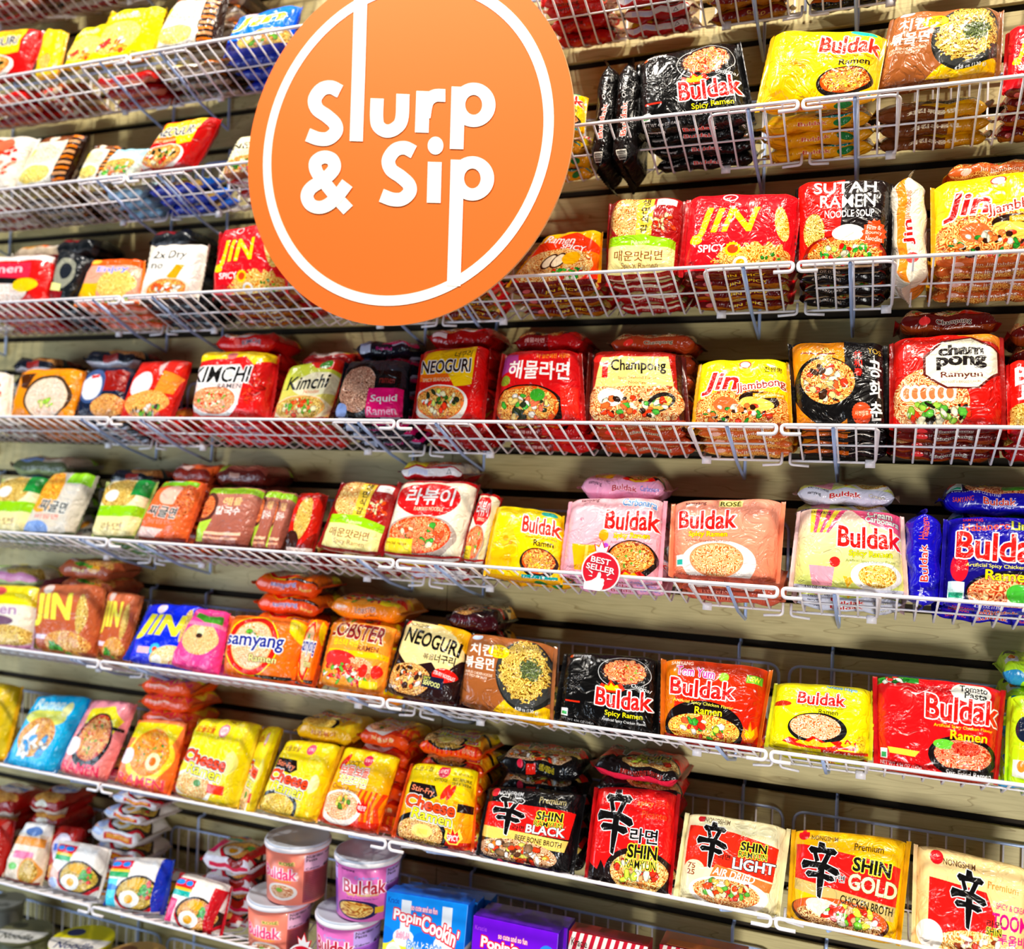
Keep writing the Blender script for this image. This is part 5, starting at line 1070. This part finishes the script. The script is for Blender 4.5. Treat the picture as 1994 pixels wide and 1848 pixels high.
def lathe(prof, n=56, uvr=None, mats=(), u0=0.):
    V = []; F = []; UV = []
    for r_, z in prof:
        for k in range(n):
            q = 2*math.pi*k/n; V.append((r_*math.cos(q), r_*math.sin(q), z))
    m = len(prof)
    for i in range(m-1):
        for k in range(n):
            l = (k+1) % n; F.append((i*n+k, i*n+l, (i+1)*n+l, (i+1)*n+k))
            a, b = k/n+u0, (k+1)/n+u0; c, d = uvr[i] if uvr else 0, uvr[i+1] if uvr else 0
            UV += [(a, c), (b, c), (b, d), (a, d)]
    F.append(tuple(reversed(range(n)))); UV += [(0, 0)]*n
    F.append(tuple(range((m-1)*n, m*n))); UV += [(0, 0)]*n
    return mesh('lathe', V, F, list(mats), None, True, UV)
def cup(cx, cy, z0, R, H, mat, label, group, rot):
    o = empty('noodle_cup', (cx, cy, z0)); o.rotation_euler = (0, 0, rot)
    rb = R*.87
    obj('cup_body', lathe([(rb*.94, 0), (rb, .002), (R*.95, H*.90)], 64, [0, .01, 1], [mat]), o)
    obj('cup_rim', lathe([(R*.95, H*.895), (R*.99, H*.90), (R, H*.915), (R, H*.955), (R*.97, H*.965), (R*.93, H*.965)], 64, None, [RIM]), o)
    obj('lid', lathe([(R*.965, H*.955), (R*.97, H*.975), (R*.965, H*1.0), (R*.93, H*1.005), (R*.90, H*.99), (R*.3, H*.985)], 64, None, [LID]), o)
    return tag(o, label, 'cup', group)
pm, vm = cup_art('pink'), cup_art('violet')
z7 = -S*3
def cup_px(x0, x1, ytop, ybot, Y, mat, label, group, rot):
    A, B_ = hit(x0, ytop, Y), hit(x1, ytop, Y); R = (B_.x-A.x)/2*.93; c = (A+B_)/2
    b = hit((x0+x1)/2, ybot, Y); H = c.z-b.z
    return cup(c.x, Y, b.z, R, H, mat, label, group, rot), c, R, H
Yc = -.135
zf = z7-.036
Rp = .059; hc = .104
for y_c, cxp_, zz_, mat_, lab_, grp_, rot_ in ((-.135, hit(546, 1745, -.135).x, zf, pm, 'lower pink noodle cup of the two stacked', 'pink cups on the eighth shelf', .80),
        (-.128, hit(581, 1632, -.128).x, zf+hc*1.005, pm, 'upper pink noodle cup with grey lid', 'pink cups on the eighth shelf', .74),
        (-.135, hit(681, 1765, -.135).x, zf, vm, 'lower violet noodle cup beside the boxes', 'violet cups on the eighth shelf', .62),
        (-.126, hit(718, 1648, -.126).x, zf+hc*1.005, vm, 'upper violet noodle cup touching the shelf above', 'violet cups on the eighth shelf', 1.05)):
    cup(cxp_, y_c, zz_, Rp, hc, mat_, lab_, grp_, rot_)

# ------------------------------------------------------------------ candy kit boxes
def box_art(k):
    c = Cv('1c90e8', n=512)
    if k == 'blue':
        c.r(0, 44, 100, 101, 'f0f050')
        for i in range(5): c.e(i*25, 44, 13, 9, '1c80e0' if i % 2 == 0 else 'fbfbfb')
        for x in (20, 70): c.r(x, 6, x+12, 44, 'f0f4fb')
        c.t('Kracie', 10, 8, 14, 6, '1440a0', .02); c.t('so cute and so fun', 48, 12, 32, 6, 'ffffff', .03, 'e04890', .8)
        c.t("Popin'", 30, 24, 38, 15, 'ffffff', .08, 'e01c30', 1.8, rot=3); c.t("Cookin'", 69, 30, 46, 17, 'ffffff', .08, 'e01c30', 1.8, rot=10); c.t('たのしい', 24, 42, 16, 7, 'ffffff', .03, 'e04890', .8); c.t('おべんとうやさん', 52, 50, 44, 10, 'ffffff', .04, '3c90e8', 1.4); c.t('Tanoshii Bento', 52, 58, 30, 4, 'ffffff', .02, '3c90e8', .6)
        c.e(14, 62, 10, 12, 'fbfbf0'); c.e(14, 62, 7, 8, 'e8f4e0'); c.p([(24, 84), (34, 58), (46, 84)], 'fbfbfb'); c.r(31, 66, 38, 84, '141414'); c.e(50, 72, 8, 12, '90d020'); c.e(66, 74, 9, 10, 'f09030'); c.e(90, 78, 9, 12, 'fbf4c0')
    elif k == 'purple':
        c.r(0, 0, 100, 101, '7818d8'); c.r(0, 46, 100, 60, 'd02060'); c.t('Kracie', 10, 12, 14, 5, 'c060f0', .01); c.t('so cute and so fun', 48, 16, 34, 6, 'ffffff', .03, 'e04890', .8); c.t("Popin'", 30, 28, 38, 16, 'ffffff', .08, 'e01c30', 1.8, rot=3); c.t("Cookin'", 69, 36, 48, 18, 'ffffff', .08, 'e01c30', 1.8, rot=10); c.e(88, 24, 9, 9, '3c90e8'); c.e(50, 80, 30, 16, 'f0c890')
    else:
        c.r(0, 0, 100, 101, 'f4ece4')
        for i in range(14): c.p([(i*10-30, 101), (i*10-25, 101), (i*10+5, 0), (i*10, 0)], 'b81c34')
        c.r(12, 16, 92, 96, 'f4e8d0'); c.t('Kracie', 14, 10, 20, 8, '3a2010', .02); c.t('so cute and so fun', 66, 22, 40, 6, '2c80c8', .03); c.t("Popin'", 40, 44, 50, 24, 'f4e0c8', .08, 'b82c34', 2.2)
    c.r(0, 101, 100, 126, {'blue': '1468d0', 'purple': '4c10a0', 'striped': '8c1c28'}[k])
    c.r(4, 104, 60, 122, 'c8c0c8')
    for i in range(5): c.r(6, 105+i*3.6, 56, 106.4+i*3.6, '1c1830')
    return printed('print_box_'+k, c.flush(), .3, 0)
def carton(q, Y, tan, dep, mat, side, label, group=None):
    o_ = [hit_tilt(q[2*i], q[2*i+1], Y, z7, tan) for i in range(4)]
    TL, TR, BR, BL = o_; base = (BL+BR)/2; d = Vector((0, 1, .0))*dep
    V = [v-base for v in (TL, TR, BR, BL)]; V += [v+d for v in V]
    F = [(3, 2, 1, 0), (4, 5, 6, 7), (0, 1, 5, 4), (1, 2, 6, 5), (2, 3, 7, 6), (3, 0, 4, 7)]
    UV = [(0, .2), (1, .2), (1, 1), (0, 1)]+[(0, 0)]*4+[(0, .004)]*4+[(1, .02), (0, .02), (0, .17), (1, .17)]+[(0, 0)]*4+[(0, .02), (0, .17), (.8, .17), (.8, .02)]
    e = empty('candy_kit_box', base); m = mesh('carton', V, F, [mat], None, False, UV); b = obj('carton', m, e)
    bv = b.modifiers.new('b', 'BEVEL'); bv.width = .0012; bv.segments = 2
    n = (V[1]-V[0]).cross(V[3]-V[0]).normalized(); n = n if n.y < 0 else -n
    c = (V[0]+V[1])/2; u = (V[1]-V[0]).normalized()
    f = MB(); k = .42*(V[1]-V[0]).length                                      # tuck flap seam along the top
    f.V = [c-u*k+Vector((0, .004, .0006)), c+u*k+Vector((0, .004, .0006)), c+u*k*.95+Vector((0, dep*.45, .0008)), c-u*k*.95+Vector((0, dep*.45, .0008))]
    f.V += [v-Vector((0, 0, .0008)) for v in f.V]; f.F = [(0, 1, 2, 3), (7, 6, 5, 4), (0, 4, 5, 1), (1, 5, 6, 2), (2, 6, 7, 3), (3, 7, 4, 0)]
    f.build('tuck_flap', side, e, smooth=False)
    return tag(e, label, 'box', group)
ba, bp, bs = box_art('blue'), box_art('purple'), box_art('striped')
SB, SP, SR = plain('box_board_blue', '1464c8', .4), plain('box_board_purple', '5414b0', .4), plain('box_board_red', '98283c', .4)
carton((753, 1735, 912, 1762, 892, 1975, 738, 1925), -.178, .10, .030, ba, SB, 'front blue candy kit box', 'blue candy kit boxes')
carton((767, 1732, 930, 1758, 912, 1975, 755, 1928), -.144, .10, .030, ba, SB, 'second blue candy kit box, behind the first', 'blue candy kit boxes')
carton((784, 1728, 956, 1754, 940, 1975, 772, 1930), -.110, .10, .030, ba, SB, 'rearmost of the three blue candy boxes', 'blue candy kit boxes')
carton((922, 1782, 1088, 1818, 1074, 2010, 910, 1965), -.178, .10, .030, bp, SP, 'front purple candy kit box', 'purple candy kit boxes')
carton((936, 1774, 1106, 1808, 1092, 2010, 922, 1960), -.144, .10, .040, bp, SP, 'purple candy kit box behind the first', 'purple candy kit boxes')
carton((1108, 1812, 1262, 1844, 1250, 2050, 1096, 2005), -.178, .10, .034, bs, SR, 'candy box with red and white stripes')
carton((1284, 1838, 1450, 1872, 1440, 2070, 1274, 2035), -.15, .10, .05, bs, plain('box_board_orange', 'c86428', .4), 'box lid just visible right of stripes')

# ------------------------------------------------------------------ bowls on the lowest shelf, bottom left
def bowl_lid_art(k):
    c = Cv('e8e8e0', n=384)
    cs = {'a': ('d8d8d4', '6a6a50', '3a3c30'), 'b': ('f4f0e8', 'd8d020', '2c3c70'), 'c': ('e8dcc8', 'c8a060', '8a5a3c'), 'd': ('c8c8c0', '8a8a80', '50504c')}[k]
    c.r(0, 0, 100, 126, cs[0]); c.r(0, 0, 100, 50, cs[1]); c.t('Noodle', 50, 72, 60, 20, cs[2], .03); c.e(30, 30, 14, 12, cs[2]); c.r(0, 96, 100, 126, cs[1])
    return printed('print_bowl_'+k, c.flush(), .35, .1)
z8 = -S*4
for k_, x_, y_, Rr, lab in (('d', 8, 1752, .042, 'grey lidded bowl at the bottom-left corner'), ('a', 48, 1812, .052, 'white noodle bowl with a dark label'), ('b', 160, 1828, .060, 'noodle bowl with a yellow and blue lid'), ('c', 262, 1862, .060, 'brown-labelled bowl at the bottom photo edge')):
    Yb = -.15 if k_ != 'd' else -.09; p = hit(x_, y_, Yb); zb = z8-.036; H = p.z-zb; o = empty('noodle_bowl', (p.x, Yb, zb)); o.rotation_euler = (0, 0, .3)
    mt = bowl_lid_art(k_)
    obj('bowl_body', lathe([(Rr*.72, 0), (Rr*.76, .003), (Rr*.93, H-.006)], 48, [0, .02, .18], [mt]), o)
    V = [(0, 0, H)]+[(Rr*math.cos(2*math.pi*i/48), Rr*math.sin(2*math.pi*i/48), H-.001) for i in range(48)]+[(Rr*math.cos(2*math.pi*i/48), Rr*math.sin(2*math.pi*i/48), H-.006) for i in range(48)]
    F = [(0, 1+i, 1+(i+1) % 48) for i in range(48)]+[(1+i, 49+i, 49+(i+1) % 48, 1+(i+1) % 48) for i in range(48)]+[tuple(49+i for i in reversed(range(48)))]
    UV = []
    for f in F[:48]: UV += [(.5+V[j][0]/Rr*.48, .6+V[j][1]/Rr*.39) for j in f]
    UV += [(.5, .1)]*(48*5)
    obj('lid', mesh('lid', V, F, [mt], None, False, UV), o); tag(o, lab, 'bowl', 'lidded bowls on the lowest shelf')

# ------------------------------------------------------------------ the round hanging sign
YS = -.262
ORANGE = plain('sign_orange_print', 'f26c00', .6, 0); CREAM = plain('sign_cream_print', 'fffbee', .5); EDGE = plain('sign_board_edge', 'ffc890', .6)
k_ = lambda x, y: hit(480+x/2.8, y/2.8, YS)
pa, pb, pc = k_(10, 850), k_(1785, 590), k_(770, 1775)
def circ(a, b, c):
    ax, ay, bx, by, cx, cy = a.x, a.z, b.x, b.z, c.x, c.z
    d = 2*(ax*(by-cy)+bx*(cy-ay)+cx*(ay-by))
    ux = ((ax*ax+ay*ay)*(by-cy)+(bx*bx+by*by)*(cy-ay)+(cx*cx+cy*cy)*(ay-by))/d
    uz = ((ax*ax+ay*ay)*(cx-bx)+(bx*bx+by*by)*(ax-cx)+(cx*cx+cy*cy)*(bx-ax))/d
    return ux, uz, math.hypot(ax-ux, ay-uz)
sx, sz, sR = circ(pa, pb, pc)
sg = empty('hanging_sign', (sx, YS, sz)); tag(sg, 'round orange hanging sign with cream ring and lettering', 'sign')
def disc(r0, r1, y0, y1, mats, name, n=128):
    V = []; F = []
    for y in (y0, y1):
        for r_ in (r0, r1): V += [(r_*math.cos(2*math.pi*i/n), y, r_*math.sin(2*math.pi*i/n)) for i in range(n)]
    fm = []
    for i in range(n):
        j = (i+1) % n
        F += [(i, n+i, n+j, j), (2*n+j, 3*n+j, 3*n+i, 2*n+i), (n+i, 3*n+i, 3*n+j, n+j), (j, 2*n+j, 2*n+i, i)]; fm += [0, 0, min(1, len(mats)-1), 0]
    return obj(name, mesh(name, V, F, mats, fm, False), sg)
disc(.0005, sR, 0, .005, [ORANGE, EDGE], 'sign_board')
cpx = lambda x, y: (lambda p: Vector((p.x-sx, 0, p.z-sz)))(k_(x, y))
r_o, r_i = (cpx(750, 1668)).length, (cpx(750, 1612)).length
disc(r_i, r_o, -.0007, 0, [CREAM], 'sign_ring')
def smooth(pts, n=8):
    P = [Vector(p) for p in pts]; P = [P[0]*2-P[1]]+P+[P[-1]*2-P[-2]]; out = []
    for i in range(1, len(P)-2):
        a, b, c, d = P[i-1:i+3]
        for k in range(n):
            t = k/n; out.append(.5*((2*b)+(c-a)*t+(2*a-5*b+4*c-d)*t*t+(3*b-a-3*c+d)*t**3))
    return out+[P[-2]]
LV, LF = [], []
def stroke(pts, w_, z=-.0009, sm=True):
    P = smooth([(x, y) for x, y in pts]) if sm else [Vector(p) for p in pts]
    b = len(LV); n = len(P)
    for i in range(n):
        t = (P[min(i+1, n-1)]-P[max(0, i-1)]).normalized(); q = Vector((-t.y, t.x))*w_/2
        for s_ in (1, -1):
            v = cpx(*(P[i]+q*s_)); LV.append((v.x, z-i*2.5e-6, v.z))
    for i in range(n-1): LF.append((b+2*i, b+2*i+1, b+2*i+3, b+2*i+2))
def annulus(cx, cy, ax, ay, bx, by, z=-.0009, n=48):
    b = len(LV)
    for i in range(n):
        q = 2*math.pi*i/n
        for rx, ry in ((ax, ay), (bx, by)):
            v = cpx(cx+rx*math.cos(q), cy+ry*math.sin(q)); LV.append((v.x, z, v.z))
    for i in range(n):
        j = (i+1) % n; LF.append((b+2*i, b+2*i+1, b+2*j+1, b+2*j))
Sp = [(512, 500), (462, 477), (410, 490), (374, 543), (388, 596), (440, 634), (484, 676), (489, 718), (450, 755), (396, 758), (335, 736)]
stroke(Sp, 74); stroke([(x+402, y+330) for x, y in Sp], 74)
stroke([(626, -60), (613, 380), (600, 771)], 72, -.0010, False)
stroke([(714, 538), (711, 640), (722, 690), (765, 716), (815, 700), (848, 650), (855, 514)], 72)
stroke([(965, 498), (957, 724)], 75, -.0009, False); stroke([(970, 640), (986, 560), (1026, 524), (1086, 522)], 70, -.00095)
stroke([(1157, 474), (1147, 814)], 75, -.0010, False); annulus(1240, 573, 119, 121, 46, 54)
stroke([(1028, 884), (1022, 1107)], 76, -.0009, False); annulus(1032, 795, 43, 49, .5, .5)
stroke([(1152, 872), (1146, 1090), (1131, 1560)], 74, -.0010, False); annulus(1233, 974, 119, 121, 45, 54, -.00105)
stroke([(556, 1146), (500, 1086), (440, 1012), (388, 944), (376, 896), (396, 868), (432, 857), (470, 872), (482, 912), (458, 950), (410, 988), (352, 1028), (332, 1072), (352, 1116), (398, 1132), (448, 1116), (500, 1068), (552, 1000)], 70)
lm = mesh('sign_lettering', LV, [tuple(f) for f in LF], [CREAM], smooth=False)
lo = obj('sign_lettering', lm, sg)
for dx in (-.12, .10):
    z_ = hit(800, 562, -.209).z-sz
    MB().tube(bend([(dx, .004, z_+.045), (dx, .051, z_+.045), (dx, .058, z_+.03), (dx, .053, z_-.004)], .004, 3), .002, 6).build('hanging_hook', WIRE, sg)

# ------------------------------------------------------------------ best-seller tags
TRED = plain('tag_red_print', 'e0142c', .35); TWH = plain('tag_white_print', 'fbf6f6', .35)
def best(x, y, r_px, label):
    Y = -.2145; c = hit(x, y, Y); R = (hit(x+r_px, y, Y)-c).length
    o = empty('shelf_tag', c); tag(o, label, 'shelf tag', 'round red shelf tags')
    def fl(name, polys, z, mat, th=.0006):
        V = []; F = []
        for P in polys:
            b = len(V); n = len(P); V += [(p[0]*R, -z, p[1]*R) for p in P]+[(p[0]*R, -z+th, p[1]*R) for p in P]
            F += [tuple(b+i for i in range(n)), tuple(b+n+i for i in reversed(range(n)))]+[(b+i, b+n+i, b+n+(i+1) % n, b+(i+1) % n) for i in range(n)]
        obj(name, mesh(name, V, F, [mat], smooth=False), o)
    ci = lambda q: [(q*math.cos(2*math.pi*i/64), q*math.sin(2*math.pi*i/64)) for i in range(64)]
    crown = lambda k: [(-.30*k, .98), (-.38*k, 1.34*k**.3), (-.15*k, 1.2), (.02, 1.58*k**.25), (.17*k, 1.18), (.44*k, 1.30*k**.3), (.32*k, .94)]
    fl('tag_board', [ci(1.0)], .0008, TWH, .0014); fl('tag_disc', [ci(.92)], .0014, TRED)
    fl('crown', [crown(1)], .0008, TRED, .001); fl('crown_face', [[(x_*.82, .12+y_*.87) for x_, y_ in crown(1)]], .0015, TWH)
    th = [(-.92, -.62), (-.95, -1.02), (-.05, -1.08), (.12, -.98), (.16, -.84), (.22, -.74), (.2, -.62), (.24, -.50), (.18, -.40), (.0, -.38), (.05, -.2), (.0, -.06), (-.12, -.08), (-.22, -.34), (-.5, -.52), (-.7, -.58)]
    fl('thumb_mark', [[(x_*.9, y_*.92) for x_, y_ in th]], .0020, TWH)
    for ry in ([[(-.66, .06), (-.42, -.16), (-.4, -.06)], [(-.64, -.26), (-.42, -.30), (-.44, -.22)], [(.62, -.02), (.3, -.16), (.36, -.24)], [(.62, -.38), (.34, -.40), (.36, -.32)]]): fl('ray_mark', [ry], .0020, TWH)
    for s_, yy, ww in (('BEST', .52, 1.02), ('SELLER', .14, 1.5)):
        Vg, sz_, T = glyphs(s_, .05); k = ww/sz_[0]; q = math.radians(-9); hh = .30/sz_[1]
        V = []
        for p in Vg:
            a, b = p[0]*k, p[1]*hh; V.append(((a*math.cos(q)-b*math.sin(q))*R, -.0021, (a*math.sin(q)+b*math.cos(q)+yy)*R))
        obj('tag_lettering', mesh('tag_lettering', V, [tuple(int(i) for i in t) for t in T], [TWH], smooth=False), o)
best(1170, 1112, 38, 'round red BEST SELLER tag over the light pink packet')
best(590, 1880, 34, 'red shelf tag with crown showing below the pink cups')
